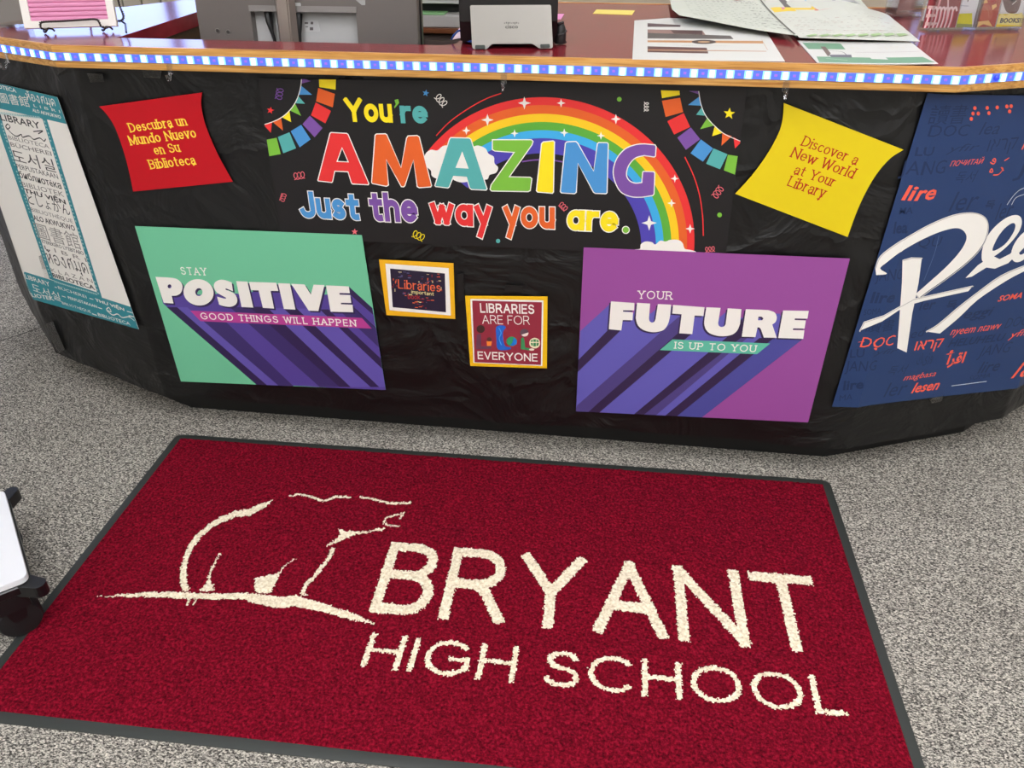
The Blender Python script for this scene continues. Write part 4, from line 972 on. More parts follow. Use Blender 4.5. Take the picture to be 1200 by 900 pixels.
# tape holding the paper and the posters
TP = [((45, 300), (60, 296), (78, 352), (62, 358), 'shiny tape strip at the left edge of the tall library poster', M_TAPE), ((52, 380), (62, 377), (76, 410), (68, 414), 'shiny tape strip low on the left corner of the desk', M_TAPE),
      ((102, 86), (120, 86), (122, 96), (106, 97), 'crumpled clear tape at the paper edge above the red sign', M_TAPE), ((165, 78), (190, 79), (188, 92), (168, 91), 'crumpled clear tape right of the clear hook above the red sign', M_TAPE), ((1088, 468), (1106, 463), (1104, 470), (1092, 473), 'clear tape under the bottom edge of the blue poster', M_TAPE),
      ((592, 334), (612, 335), (612, 342), (591, 341), 'black tape piece above the maroon print', mat((20, 20, 20), 0.3, name='black_tape')), ((536, 322), (543, 320), (544, 352), (537, 353), 'black tape strip right of the word cloud print', mat((20, 20, 20), 0.3, name='black_tape'))]
for a, b, c, d, lb, m in TP: Print('tape', lb, 'tape', FRONT, [a, b, c, d], m, off=0.0040, thick=0.0003)

# ================================================================== the mat
q0 = np.array([-1.1889, 1.7144]); am = 0.0164; ML, MW = 1.7887, 0.914
mu, mv = np.array([math.cos(am), math.sin(am)]), np.array([math.sin(am), -math.cos(am)])
def m_uv(p, z=0.009): q = onz(p[0], p[1], z)[:2]-q0; return q @ mu, q @ mv
def m_pt(a, b, z): q = q0+mu*a+mv*b; return (q[0], q[1], z)
mat_o = thing('floor_mat', 'large dark red floor mat with a bear and BRYANT HIGH SCHOOL in cream', 'mat', m_pt(ML/2, MW/2, 0))
BW = 0.022
mb = MB(); M_RUB = mat((46, 50, 47), 0.55, name='grey_rubber', bump=(300, 0.15, 0.001))
def rring(i, r, z): 
    out = []
    for cx, cy, a0 in ((i+r, i+r, 180), (ML-i-r, i+r, 270), (ML-i-r, MW-i-r, 0), (i+r, MW-i-r, 90)):
        for k in range(5): t = R(a0+k*22.5); out.append(m_pt(cx+r*math.cos(t), cy+r*math.sin(t), z))
    return out
rings = [rring(0, .02, 0.0002), rring(0, .02, 0.0022), rring(0.003, .018, 0.0036), rring(BW, .008, 0.0048), rring(BW+.02, .008, 0.003)]
for a, b in zip(rings, rings[1:]):
    k = len(a); mb.add(a+b, [(i, (i+1) % k, k+(i+1) % k, k+i) for i in range(k)], M_RUB)
mb.build('rubber_border', mat_o, smooth=True)
# pile: a fine displaced grid; cells take the cream yarn where the emblem and the words are
polys = []
def mp_poly(px): polys.append([m_uv(p) for p in px])
def mp_line(px, w): 
    q = [m_uv(p) for p in (smoothpts(px, 4) if len(px) > 2 else px)]; k = np.linalg.norm(np.array(m_uv((px[0][0]+1, px[0][1])))-np.array(m_uv(px[0])))
    polys.extend(strip(q, lambda d: w*k/2, 0.0))
def mp_text(s, bl, br, tl, **kw):
    a, b, c = (np.array(m_uv(p)) for p in (bl, br, tl)); gl, W = lay_text(s, **kw); u = b-a; up = c-a
    for g in gl:
        for st in g: 
            for q in st: polys.append([tuple(a+u*(x/W)+up*y) for x, y in q])
B1 = lambda p: Z(100, 560, 2.857, p)
mp_poly(B1([(632, 70), (600, 82), (545, 102), (500, 110), (450, 130), (410, 155), (370, 190), (345, 225), (328, 265), (318, 310), (316, 350), (325, 378), (347, 376), (339, 345), (339, 300), (347, 265), (362, 228), (387, 197), (420, 167), (455, 147), (500, 129), (545, 127), (590, 105), (615, 85)]))
mp_line(B1([(682, 60), (720, 54), (755, 62), (797, 74), (840, 62), (890, 64)]), 3.2); mp_line(B1([(917, 63), (950, 66), (985, 75), (1020, 84), (1090, 82)]), 3.4)
mp_line(B1([(1070, 116), (1040, 121), (1008, 132)]), 2.4); mp_line(B1([(1002, 150), (1020, 158), (1052, 160)]), 2.6); mp_line(B1([(1062, 120), (1052, 136)]), 2.2); mp_line(B1([(1008, 132), (1000, 150)]), 1.8)
mp_poly(B1([(1002, 164), (940, 178), (870, 178), (846, 168), (853, 186), (835, 205), (798, 230), (845, 212), (870, 202), (905, 190), (1000, 172)]))
mp_line(B1([(828, 232), (820, 260), (800, 285), (770, 325), (740, 355), (727, 385)]), 4.4); mp_line(B1([(722, 388), (742, 392)]), 3)
mp_line(B1([(450, 250), (432, 285), (418, 315), (412, 338)]), 2.6); mp_poly(B1([(412, 335), (426, 352), (430, 376), (380, 376), (395, 362)]))
mp_poly(B1([(566, 335), (652, 316), (640, 345), (618, 384), (568, 380)])); mp_line(B1([(650, 318), (672, 290), (700, 268)]), 2)
mp_poly(B1([(36, 397), (100, 392), (180, 384), (260, 379), (340, 383), (450, 385), (530, 383), (600, 389), (650, 397), (710, 393), (760, 409), (820, 426), (900, 452), (970, 487), (890, 474), (830, 454), (770, 442), (700, 430), (640, 434), (570, 420), (530, 404), (440, 405), (330, 403), (250, 398), (150, 398)]))
mp_line(B1([(347, 400), (340, 426)]), 2.4); mp_line(B1([(372, 402), (361, 426)]), 2.4)
mp_text('BRYANT', (431.5, 716.5), (976, 767), (459, 634), wt=.128, track=.22)
mp_text('HIGH SCHOOL', (421.5, 781), (995, 839), (436, 741), wt=.115, track=.30, space=.40)
cs = 0.0026; a0, a1, b0, b1 = BW-.002, ML-BW+.002, BW-.002, MW-BW+.002
nx, ny = int((a1-a0)/cs), int((b1-b0)/cs)
gx, gy = np.meshgrid(np.linspace(a0, a1, nx+1), np.linspace(b0, b1, ny+1))
def blur(a, k):
    for ax in (0, 1): a = sum(np.roll(a, i, ax) for i in range(-k, k+1))/(2*k+1)
    return a
n1 = blur(rng.standard_normal(gx.shape), 1); n1 /= n1.std(); n2 = blur(rng.standard_normal(gx.shape), 6); n2 /= n2.std()
hz = 0.0075+0.00095*n1+0.0004*n2
edge = np.minimum.reduce([gx-a0, a1-gx, gy-b0, b1-gy]); hz = np.where(edge < 0.004, 0.0035+edge*0.9, hz)
jx = gx+rng.normal(0, cs*.16, gx.shape)*(edge > .004); jy = gy+rng.normal(0, cs*.16, gx.shape)*(edge > .004)
vx = q0[0]+mu[0]*jx+mv[0]*jy; vy = q0[1]+mu[1]*jx+mv[1]*jy
verts = np.stack([vx-mat_o.location.x, vy-mat_o.location.y, hz], -1).reshape(-1, 3)
ii = np.arange(ny)[:, None]*(nx+1)+np.arange(nx)[None]; quads = np.stack([ii, ii+nx+1, ii+nx+2, ii+1], -1).reshape(-1, 4)
cx = (gx[:-1, :-1]+cs/2+rng.normal(0, .0011, (ny, nx))).ravel(); cyy = (gy[:-1, :-1]+cs/2+rng.normal(0, .0011, (ny, nx))).ravel()
mask = np.zeros(nx*ny, bool)
for q in polys:
    q = np.array(q); lo, hi = q.min(0), q.max(0); sel = np.where((cx >= lo[0]) & (cx <= hi[0]) & (cyy >= lo[1]) & (cyy <= hi[1]))[0]
    if not len(sel): continue
    px, py = cx[sel], cyy[sel]; ins = np.zeros(len(sel), bool)
    for i in range(len(q)):
        xa, ya = q[i-1]; xb, yb_ = q[i]; c = (ya > py) != (yb_ > py)
        with np.errstate(divide='ignore', invalid='ignore'): ins ^= c & (px < (xb-xa)*(py-ya)/(yb_-ya+1e-15)+xa)
    mask[sel[ins]] = True
me = bpy.data.meshes.new('pile'); me.vertices.add(len(verts)); me.vertices.foreach_set('co', verts.ravel().astype(np.float32))
me.loops.add(quads.size); me.loops.foreach_set('vertex_index', quads.ravel().astype(np.int32))
me.polygons.add(len(quads)); me.polygons.foreach_set('loop_start', np.arange(0, quads.size, 4, dtype=np.int32))
me.materials.append(pile_mat('red_pile', (60, 2, 14), (108, 7, 28), (150, 20, 44))); me.materials.append(pile_mat('cream_pile', (196, 178, 146), (232, 220, 192), (248, 240, 220)))
me.polygons.foreach_set('material_index', mask.astype(np.int32)); me.update(calc_edges=True); me.validate()
me.polygons.foreach_set('use_smooth', np.ones(len(quads), bool))
link('pile', me, mat_o)

# ================================================================== rolling cart at the left edge
M_PLA = mat((20, 20, 21), 0.28, name='glossy_black_plastic'); M_WHP = mat((232, 233, 236), 0.35, name='white_panel'); M_TYR = mat((17, 17, 18), 0.6, name='black_wheel')
cA = np.array([-1.120, 1.024]); dB = np.array([-0.68, 0.73]); dB /= np.linalg.norm(dB); dC = np.array([-dB[1], dB[0]])*1.0
if dC[0] > 0: dC = -dC
cart = thing('rolling_cart', 'white shelf cart with black bumpers and wheels beside the red mat', 'cart', (cA[0], cA[1], 0))
LB, LC, ZT = 0.33, 0.50, 0.150
def cpt(a, b, z): q = cA+dB*a+dC*b; return (q[0], q[1], z)
def rrect(i, r, z):
    out = []
    for ca, cb, a0 in ((i+r, i+r, 180), (LB-i-r, i+r, 270), (LB-i-r, LC-i-r, 0), (i+r, LC-i-r, 90)):
        for k in range(6): t = R(a0+k*18); out.append(cpt(ca+r*math.cos(t), cb+r*math.sin(t), z))
    return out
mb = MB(); mb.prism(rrect(0, .016, ZT-.010), rrect(0, .016, ZT+.004), M_WHP); mb.build('shelf_panel', cart, bevel=.002)['label'] = 'white panel'
mb = MB(); a = [rrect(.004, .02, ZT-.036), rrect(-.003, .022, ZT-.030), rrect(-.003, .022, ZT-.014), rrect(.002, .02, ZT-.0105), rrect(0.02, .014, ZT-.0105)]
for p, q in zip(a, a[1:]):
    k = len(p); mb.add(p+q, [(i, (i+1) % k, k+(i+1) % k, k+i) for i in range(k)], M_PLA)
mb.prism(rrect(0.006, .02, ZT-.037), rrect(0.006, .02, ZT-.012), M_PLA); mb.build('frame', cart, smooth=True)
def bumper(a, b, sa, sb):
    mb = MB(); c = np.array(cpt(a, b, 0)[:2]); d = (dB*sa+dC*sb)/np.linalg.norm(dB*sa+dC*sb); n = np.array([-d[1], d[0]])
    P2 = []
    for t in np.linspace(-90, 90, 9): P2.append(c+d*(0.022+0.015*math.cos(R(t)))+n*0.015*math.sin(R(t)))
    P2 = [c-d*.03-n*.020]+P2+[c-d*.03+n*.020]
    mb.prism([(q[0], q[1], ZT-.040) for q in P2], [(q[0], q[1], ZT-.012) for q in P2], M_PLA); mb.build('corner_bumper', cart, bevel=.006, seg=3)
def caster(a, b, rot):
    c = np.array(cpt(a, b, 0)[:2]); d = np.array([math.cos(rot), math.sin(rot)]); n = np.array([-d[1], d[0]]); r_, wdt = 0.043, 0.024
    o = MB(); pr = [(0.60, -1), (.9, -.92), (1, -.6), (1, .6), (.9, .92), (.6, 1)]; N_ = 28; V_ = []
    for k in range(N_):
        t = 2*math.pi*k/N_
        for rr_, ww in pr: q = c+d*(r_*rr_*math.cos(t))+n*(wdt*ww); V_.append((q[0], q[1], r_+0.0005+r_*rr_*math.sin(t)))
    L_ = len(pr); Ff = [(k*L_+j, k*L_+j+1, ((k+1) % N_)*L_+j+1, ((k+1) % N_)*L_+j) for k in range(N_) for j in range(L_-1)]
    Ff += [tuple(k*L_ for k in range(N_)), tuple(k*L_+L_-1 for k in reversed(range(N_)))]
    o.add(V_, Ff, M_TYR); wh = o.build('caster', cart, smooth=True)
    mb = MB(); mb.prism([(*(c+d*x+n*y), .078) for x, y in ((-.03, -.03), (.03, -.03), (.03, .03), (-.03, .03))], [(*(c+d*x+n*y), ZT-.03) for x, y in ((-.026, -.026), (.026, -.026), (.026, .026), (-.026, .026))], M_PLA)
    for sgn in (-1, 1): mb.prism([(*(c+d*x+n*(sgn*.0265+y)), .050) for x, y in ((-.012, -.0015), (.012, -.0015), (.012, .0015), (-.012, .0015))], [(*(c+d*x+n*(sgn*.0265+y)), .082) for x, y in ((-.02, -.0015), (.02, -.0015), (.02, .0015), (-.02, .0015))], M_PLA)
    f = mb.build('fork', cart, bevel=.002)
for a, b, sa, sb in ((0, 0, -1, -1), (LB, 0, 1, -1), (LB, LC, 1, 1), (0, LC, -1, 1)):
    bumper(a-sa*.004, b-sb*.004, sa, sb); caster(a-sa*.03, b-sb*.045, R(228))

# ================================================================== things on the counter
M_PPR = P(214, 214, 208)
TOP = lambda lift=None: Flat((0, 0, HC), (1, 0, 0), (0, 1, 0), lift)
# brown and white programme sheet
p1 = Print('paper_sheet', 'white sheet with brown bands lying under the green worksheets', 'paper', TOP(), [(743.5, 24), (784, 21), (890, 24), (920, 72), (741, 69.5)], M_PPR, off=0.0012)
p1.begin()
K1 = lambda p: Z(680, 0, 5.4545, p)
for q, c in [([(430, 148), (640, 160), (640, 172), (430, 172)], (86, 64, 70)), ([(430, 188), (780, 195), (800, 222), (430, 210)], (150, 116, 108)), ([(430, 210), (960, 228), (980, 250), (430, 246)], (86, 80, 78)), ([(575, 192), (780, 195), (780, 222), (600, 215)], (80, 50, 50)),
             ([(430, 258), (1165, 262), (1170, 278), (430, 270)], (196, 140, 84)), ([(430, 296), (808, 306), (812, 322), (430, 316)], (86, 44, 44)), ([(430, 316), (1190, 326), (1190, 330), (430, 322)], (190, 140, 100)), ([(430, 322), (815, 328), (818, 342), (430, 334)], (92, 52, 48))]: p1.poly(K1(q), P(*c))
p1.poly(K1(ell(790, 268, 78, 14, 18)), P(60, 36, 30)); p1.poly(K1(ell(790, 268, 40, 6, 14)), P(190, 150, 110)); p1.line(K1([(1160, 255), (1198, 320)]), .5, P(196, 150, 110))
for k in range(24): p1.line(K1([(650+k*13, 292), (657+k*13, 292.5)]), .6, P(150, 140, 130))
p1.end('printing')
def lines_on(pr, a, b, c, d, rows, cols, seed, m, fill=.7, wpx=.5):
    r_ = random.Random(seed)
    for i in range(rows):
        t = (i+.5)/rows; l = (a[0]+(d[0]-a[0])*t, a[1]+(d[1]-a[1])*t); e = (b[0]+(c[0]-b[0])*t, b[1]+(c[1]-b[1])*t)
        for k in range(cols):
            if r_.random() > fill: continue
            u0 = (k+.1)/cols; u1 = (k+.35+.5*r_.random())/cols
            pr.line([(l[0]+(e[0]-l[0])*u0, l[1]+(e[1]-l[1])*u0), (l[0]+(e[0]-l[0])*u1, l[1]+(e[1]-l[1])*u1)], wpx*2.3, m)
# left worksheet, curling up a little at the left
s2 = TOP(lambda s, z: 0.012+0.02*max(0, (0.30-s)/0.2)**1.5*max(0.0, min(1.0, (2.35-z)/0.35)))
p2 = Print('worksheet', 'left white worksheet with rows of small green and dark handwriting', 'paper', s2, [(783.5, -1), (787, 18), (795, 29), (934, 48.5), (886, -1)], P(208, 213, 200), off=0.0014, cell=0.06)
p2.begin(); lines_on(p2, (800, 6), (876, 8), (918, 44), (812, 27), 11, 14, 1, P(120, 136, 112), .8, .6); lines_on(p2, (872, 10), (886, 10), (926, 44), (895, 40), 8, 4, 2, P(34, 32, 30), .85, .9); lines_on(p2, (800, 4), (884, 8), (890, 12), (800, 6), 2, 16, 9, P(44, 42, 40), .85, .8)
p2.poly([(848, 0), (880, 2), (876, 5), (862, 6.5), (850, 3)], P(206, 66, 40)); p2.line([(838, -2), (842, 6)], .5, P(90, 90, 80)); p2.line([(885, -1), (888, 3), (897, 15), (914, 33), (930, 48)], 1.2, P(40, 40, 40)); p2.end('handwriting')
s3 = TOP(lambda s, z: 0.008+0.010*math.exp(-((s-0.56)/0.05)**2)*max(0, (z-1.98)/0.3))
p3 = Print('worksheet', 'right white worksheet with a coloured drawing and pale lines of writing', 'paper', s3, [(886, -1), (936, 48.5), (1077, 53), (1040, 22), (1034, 19.5), (1016, 16), (1004, -1)], P(211, 214, 203), off=0.0012, cell=0.06)
p3.begin()
K3 = lambda p: Z(780, 0, 5.4545, p)
p3.line(K3([(570, -20), (600, 20), (640, 85), (740, 165), (830, 262)]), 1.2, P(44, 44, 44)); p3.poly(K3([(715, 14), (760, 14), (800, 52), (830, 16), (860, 20), (870, 66), (760, 68)]), P(92, 88, 92)); p3.poly(K3([(760, 20), (820, 22), (800, 50)]), P(238, 240, 228))
p3.poly(K3([(640, 75), (700, 66), (860, 70), (960, 64), (1000, 78), (900, 96), (780, 92), (680, 102)]), P(244, 206, 40)); p3.poly(K3([(735, 66), (765, 72), (745, 84)]), P(216, 110, 176)); p3.poly(K3([(900, 70), (1090, 92), (900, 92)]), P(224, 130, 110))
p3.poly(K3([(880, 28), (930, 12), (1040, 22), (940, 42)]), P(92, 178, 204)); p3.poly(K3([(930, 10), (1020, 16), (1040, 24), (960, 22)]), P(40, 40, 42)); p3.poly(K3([(1020, 30), (1180, 30), (1240, 70), (1060, 60)]), P(168, 170, 174)); p3.poly(K3([(1080, 4), (1160, 6), (1170, 18), (1090, 16)]), P(196, 60, 40)); p3.poly(K3([(1000, 0), (1240, 0), (1240, 6), (1000, 6)]), P(236, 210, 110))
lines_on(p3, (910, 20), (1030, 24), (1068, 50), (940, 46), 9, 16, 4, P(150, 146, 132), .8, .5); lines_on(p3, (914, 22), (1032, 26), (1062, 46), (938, 42), 4, 12, 5, P(180, 124, 120), .6, .5)
for k in range(8): p3.poly(Z(860, 0, 4.8, [(400+k*72, 226-k*1), (450+k*72, 216), (470+k*72, 222), (420+k*72, 232)]), P(164, 196, 136))
p3.end('drawing')
K4 = lambda p: Z(860, 0, 4.8, p)
p4 = Print('leaflet', 'white leaflet with green band and a chair picture at the counter edge', 'paper', TOP(lambda s, z: 0.004*max(0, (s-0.5)/0.1)), [(934, 47), (957.5, 73.5), (1099, 77), (1066, 51)], P(214, 214, 209), off=0.0012, cell=0.06)
p4.begin(); p4.poly(K4([(385, 240), (600, 245), (628, 278), (420, 276)]), P(96, 150, 116)); p4.poly(K4([(465, 318), (1060, 330), (1130, 362), (480, 350)]), P(104, 156, 124)); p4.poly(K4([(488, 262), (515, 262), (545, 300), (530, 318)]), P(96, 72, 66)); p4.line(K4([(520, 285), (610, 292), (640, 320)]), .9, P(62, 62, 72)); p4.poly(K4([(530, 308), (660, 308), (665, 324), (550, 322)]), P(88, 88, 106))
p4.line(K4([(680, 294), (1040, 300)]), .8, P(140, 110, 124)); lines_on(p4, *K4([(650, 262), (960, 268), (980, 286), (660, 282)]), 3, 10, 6, P(214, 206, 176), .8, .5); p4.line(K4([(520, 330), (640, 340)]), .9, P(230, 236, 230)); p4.end('printing')
nt = Print('sticky_note', 'yellow sticky note lying on the burgundy counter', 'note', TOP(), Z(640, 0, 7.5, [(442, 83), (780, 91), (755, 130), (410, 118)]), P(246, 224, 110), off=0.0008)
pk = Print('sticky_note', 'pink sticky note tucked behind the right side of the phone', 'note', TOP(), Z(520, 0, 6.667, [(885, 108), (942, 108), (915, 150), (870, 150)]), P(226, 140, 192), off=0.0008)
pk2 = Print('sticky_note', 'pale pink note under the blue cable left of the phone', 'note', TOP(), Z(470, 0, 12, [(830, 385), (900, 400), (890, 520), (700, 560), (760, 470)]), P(226, 200, 214), off=0.0008)

# --- desk phone seen from behind
M_SIL = mat((150, 147, 141), 0.36, metal=0.85, name='brushed_silver'); M_DK = mat((24, 22, 23), 0.4, name='dark_phone'); M_RF = mat((62, 68, 64), 0.7, name='rubber_foot')
bl = onz(553, 57, HC+.002); br = onz(648, 56.7, HC+.002); ud = (br-bl)/np.linalg.norm(br-bl); bk = np.cross([0, 0, 1], ud)
tilt = np.array([0, 0, 1])*math.cos(R(14))+bk*math.sin(R(14))
ph = thing('desk_phone', 'dark desk phone seen from behind with a silver back stand', 'phone', tuple((bl+br)/2-np.array([0, 0, .002])))
PS = Flat(bl, ud, tilt)
K5 = lambda p: Z(520, 0, 6.667, p)
out = [PS.uv(x, y) for x, y in K5([(205, 45), (212, 40), (832, 37), (839, 42), (853, 365), (845, 378), (745, 378), (720, 358), (690, 341), (385, 343), (360, 358), (335, 384), (235, 384), (222, 372)])]
mb = MB(); mb.prism([PS.pt(a, b, -.006) for a, b in out], [PS.pt(a, b, 0) for a, b in out], M_SIL); st = mb.build('back_stand', ph, bevel=.0012); st['label'] = 'silver stand plate'
for q in ([(245, 353), (323, 352), (325, 384), (246, 385)], [(753, 346), (828, 344), (831, 373), (756, 375)]):
    mb = MB(); z = [PS.uv(x, y) for x, y in K5(q)]; mb.prism([PS.pt(a, b, -.001) for a, b in z], [PS.pt(a, b, .003) for a, b in z], M_RF); mb.build('rubber_foot', ph, bevel=.001)
lg = MB()
class _L: pass
def on_plate(px_polys, m):
    for q in px_polys:
        z = [PS.uv(x, y, .0004) for x, y in q]; pl = [Vector((a, b, 0)) for a, b in z]
        for t in tessellate_polygon([pl]): lg.add([PS.pt(*z[i], .0004) for i in t], [(0, 1, 2)], m)
DKI = mat((52, 50, 48), .5, name='logo_ink')
for k, h in enumerate((8, 14, 20, 12, 8, 12, 20, 14, 8)):
    x = 472+k*13.6; y = 190-(6 if h < 20 else 0); on_plate([K5([(x, y-h*.9), (x+6, y-h*.9), (x+6, y), (x, y)])], DKI)
vs, fs = font_mesh('cisco', .02, 0); x1 = max(v[0] for v in vs); y1 = max(v[1] for v in vs)
b0, b1_, b2 = (np.array(PS.uv(*p)) for p in K5([(480, 222), (580, 221), (479, 196)]))
lg.add([PS.pt(*(b0+(b1_-b0)*v[0]/x1+(b2-b0)*v[1]/y1), .0005) for v in vs], fs, DKI); lg.build('logo', ph)
# body: a wedge behind the plate, display leaning away
wL = onplane(539, 30, bl+bk*.05, bk); wR = onplane(653, 20, bl+bk*.05, bk); wl = (wL-bl) @ ud; wrr = (wR-bl) @ ud
def phb(u, back, z): q = bl+ud*u+bk*back; return (q[0], q[1], HC+z)
prof = [(0.055, 0.004), (0.030, 0.05), (0.024, 0.118), (0.034, 0.215), (0.058, 0.225), (0.115, 0.06), (0.165, 0.016), (0.165, 0.002)]
mb = MB(); mb.prism([phb(wl, b, z) for b, z in prof], [phb(wrr, b, z) for b, z in prof], M_DK); mb.build('phone_body', ph, bevel=.004)
mb = MB(); mb.prism([phb(wl+.004, b, z) for b, z in ((.148, .018), (.16, .018), (.155, .055), (.13, .06))], [phb(wl+.045, b, z) for b, z in ((.148, .018), (.16, .018), (.155, .055), (.13, .06))], M_DK); mb.build('handset', ph, bevel=.006)
mb = MB(); c = np.array(phb(wrr+.008, .06, .03))
mb.tube([c+np.array(ud)*.0+np.array([0, 0, z]) for z in (-.028, -.01, .004, .014)], [.012, .013, .011, .006], M_DK, 12)
for k in range(14): t = k/2.0; 
mb.tube([c+np.array([.012*math.cos(k*.9), .012*math.sin(k*.9), -.026+.0032*k]) for k in range(14)], .0028, M_DK); mb.build('coiled_cord', ph, smooth=True)
cb = MB(); cpts = smoothpts([onz(529, 46, HC+.004), onz(533, 40, HC+.016), onz(538, 36, HC+.022), onz(542.5, 38, HC+.02), onz(544, 43, HC+.014), onz(547, 47.5, HC+.008), onz(553, 48.5, HC+.008), onz(557, 46, HC+.012)], 5)
cb.tube(cpts, .0022, mat((40, 74, 150), .4, name='blue_cable')); ob = cb.build('network_cable', smooth=True); tag(ob, 'thin blue network cable looping out of the left side of the phone', 'cable')

# --- monitor standing in the well, seen from behind
M_GRY = mat((106, 99, 94), 0.42, name='grey_monitor', bump=(900, .1, .0005)); M_GR2 = mat((136, 131, 127), 0.45, name='pale_grey_plastic'); M_GR3 = mat((186, 186, 184), .4, name='light_bezel')
YM = 2.05; mon = thing('monitor', 'grey computer monitor seen from behind in the desk opening', 'monitor', (-.80, YM, 0.7405))
MP = Flat((-0.80, YM, 0.99), (1, 0.03, 0), (0, 0.10, 1))
K6 = lambda p: Z(220, 0, 8.571, p)
K7 = lambda p: Z(340, 0, 7.5, p)
def pr_(mb, px, o0, o1, m, ext=None):
    z = [MP.uv(x, y) for x, y in px] if ext is None else ext
    mb.prism([MP.pt(a, b, o0) for a, b in z], [MP.pt(a, b, o1) for a, b in z], m)
uL = MP.uv(229, 4)[0]; uR = MP.uv(489, 25)[0]
rc0 = MP.uv(291, 12); rc1 = MP.uv(417, 13); rcb = MP.uv(300, 48); rcB = MP.uv(420, 52)
r0 = (rc0[0]+rcb[0])/2; r1_ = (rc1[0]+rcB[0])/2; zt = rc0[1]
mb = MB()   # back cover built round the recess
VB, VT = -0.10, 0.30
for a, b, c, d in ((uL, r0, VB, VT), (r1_, uR, VB, VT), (r0, r1_, zt, VT), (r0, r1_, VB, VB+.02)):
    mb.prism([MP.pt(x, y, -.03) for x, y in ((a, c), (b, c), (b, d), (a, d))], [MP.pt(x, y, 0) for x, y in ((a, c), (b, c), (b, d), (a, d))], M_GRY)
mb.build('back_cover', mon)
mb = MB(); pr_(mb, None, -.034, -.026, M_GR3, [(r0-.002, VB+.01), (r1_+.002, VB+.01), (r1_+.002, zt+.002), (r0-.002, zt+.002)]); mb.build('port_recess', mon)['label'] = 'pale recessed port panel'
mb = MB(); pr_(mb, None, -.002, .004, M_GR2, [(r0-.002, zt-.002), (r1_+.002, zt-.002), (r1_+.002, zt+.011), (r0-.002, zt+.011)]); mb.build('recess_lip', mon)
mb = MB(); pr_(mb, None, -.048, -.030, mat((16, 16, 17), .3, name='screen_side'), [(uL-.004, VB-.004), (uR+.004, VB-.004), (uR+.004, VT+.004), (uL-.004, VT+.004)]); mb.build('screen', mon)
for x, y in ((255, 36), (267.5, 37.5)):
    mb = MB(); u_, v_ = MP.uv(x, y)
    for ra, oo in ((.0062, .001), (.0040, .0025)):
        ring0 = [MP.pt(u_+ra*math.cos(t), v_+ra*math.sin(t), -.002) for t in np.linspace(0, 2*math.pi, 18, endpoint=False)]; ring1 = [MP.pt(u_+ra*math.cos(t), v_+ra*math.sin(t), oo) for t in np.linspace(0, 2*math.pi, 18, endpoint=False)]
        mb.prism(ring0, ring1, M_SIL if oo < .002 else mat((90, 88, 86), .3, metal=.8, name='screw_metal'))
    mb.build('screw', mon)
mb = MB(); pr_(mb, [(345, 3), (352.5, 3.5), (353, 7), (346, 7)], 0, .004, M_GR3); mb.build('latch_button', mon, bevel=.001)
mb = MB(); pr_(mb, [(417, 0), (428, 0), (428, 6), (424, 6)], 0, .0008, mat((168, 168, 166), .3, name='logo_plate')); mb.build('badge', mon)
lbq = [(356, 24), (372, 24), (375, 37), (358, 37)]
mb = MB(); zq = [MP.uv(x, y, -.025) for x, y in lbq]; mb.prism([MP.pt(a, b, -.0262) for a, b in zq], [MP.pt(a, b, -.0254) for a, b in zq], mat((196, 196, 194), .4, name='spec_label'))
for q in ([(357, 26), (361, 26), (361, 28), (357, 28)], [(364, 25.5), (367, 25.5), (367, 28.5), (364, 28.5)], [(363, 32), (367, 32), (367, 35.5), (363, 35.5)], [(358, 31), (361, 31), (361, 32), (358, 32)]):
    zz = [MP.uv(x, y, -.025) for x, y in q]; mb.prism([MP.pt(a, b, -.0256) for a, b in zz], [MP.pt(a, b, -.0251) for a, b in zz], mat((90, 84, 82), .5, name='label_ink'))
mb.build('spec_label', mon)
# stand column in front of the cover, foot on the work surface
cx0 = MP.uv(320, 10, .03)[0]; cx1 = MP.uv(346, 25, .03)[0]
mb = MB(); mb.prism([MP.pt(a, -.235, b) for a, b in ((cx0, .012), (cx0+.012, .036), (cx1-.012, .036), (cx1, .012))], [MP.pt(a, .26, b) for a, b in ((cx0, .012), (cx0+.012, .036), (cx1-.012, .036), (cx1, .012))], mat((150, 138, 130), .3, metal=.5, name='stand_metal')); mb.build('stand_column', mon, bevel=.003)
mb = MB(); cxx, cyy_ = MP.pt((cx0+cx1)/2, -.2, 0)[0], YM-.02; pl = ell(cxx, cyy_, .12, .09, 28); mb.prism([(x, y, .7405) for x, y in pl], [(x, y, .752) for x, y in pl], M_GRY); mb.build('stand_foot', mon, bevel=.003)
for x0_, y0_, x1_, y1_, sx, lb in ((313, 14, 322, 46, .006, 'power_cord'), (349, 16, 352, 50, .006, 'video_cord')):
    mb = MB(); a = MP.uv(x0_, y0_, -.01); b = MP.uv(x1_, y1_, -.01)
    mb.tube([MP.pt(*a, -.016), MP.pt(a[0]+(b[0]-a[0])*.3, a[1]+(b[1]-a[1])*.35, -.010), MP.pt(a[0]+(b[0]-a[0])*.6, a[1]+(b[1]-a[1])*.7, -.008), MP.pt(b[0], b[1], -.008), MP.pt(b[0], b[1]-.15, -.008)], [.010, .009, .005, .004, .004], mat((18, 18, 18), .45, name='black_cord')); mb.build(lb, mon, smooth=True)

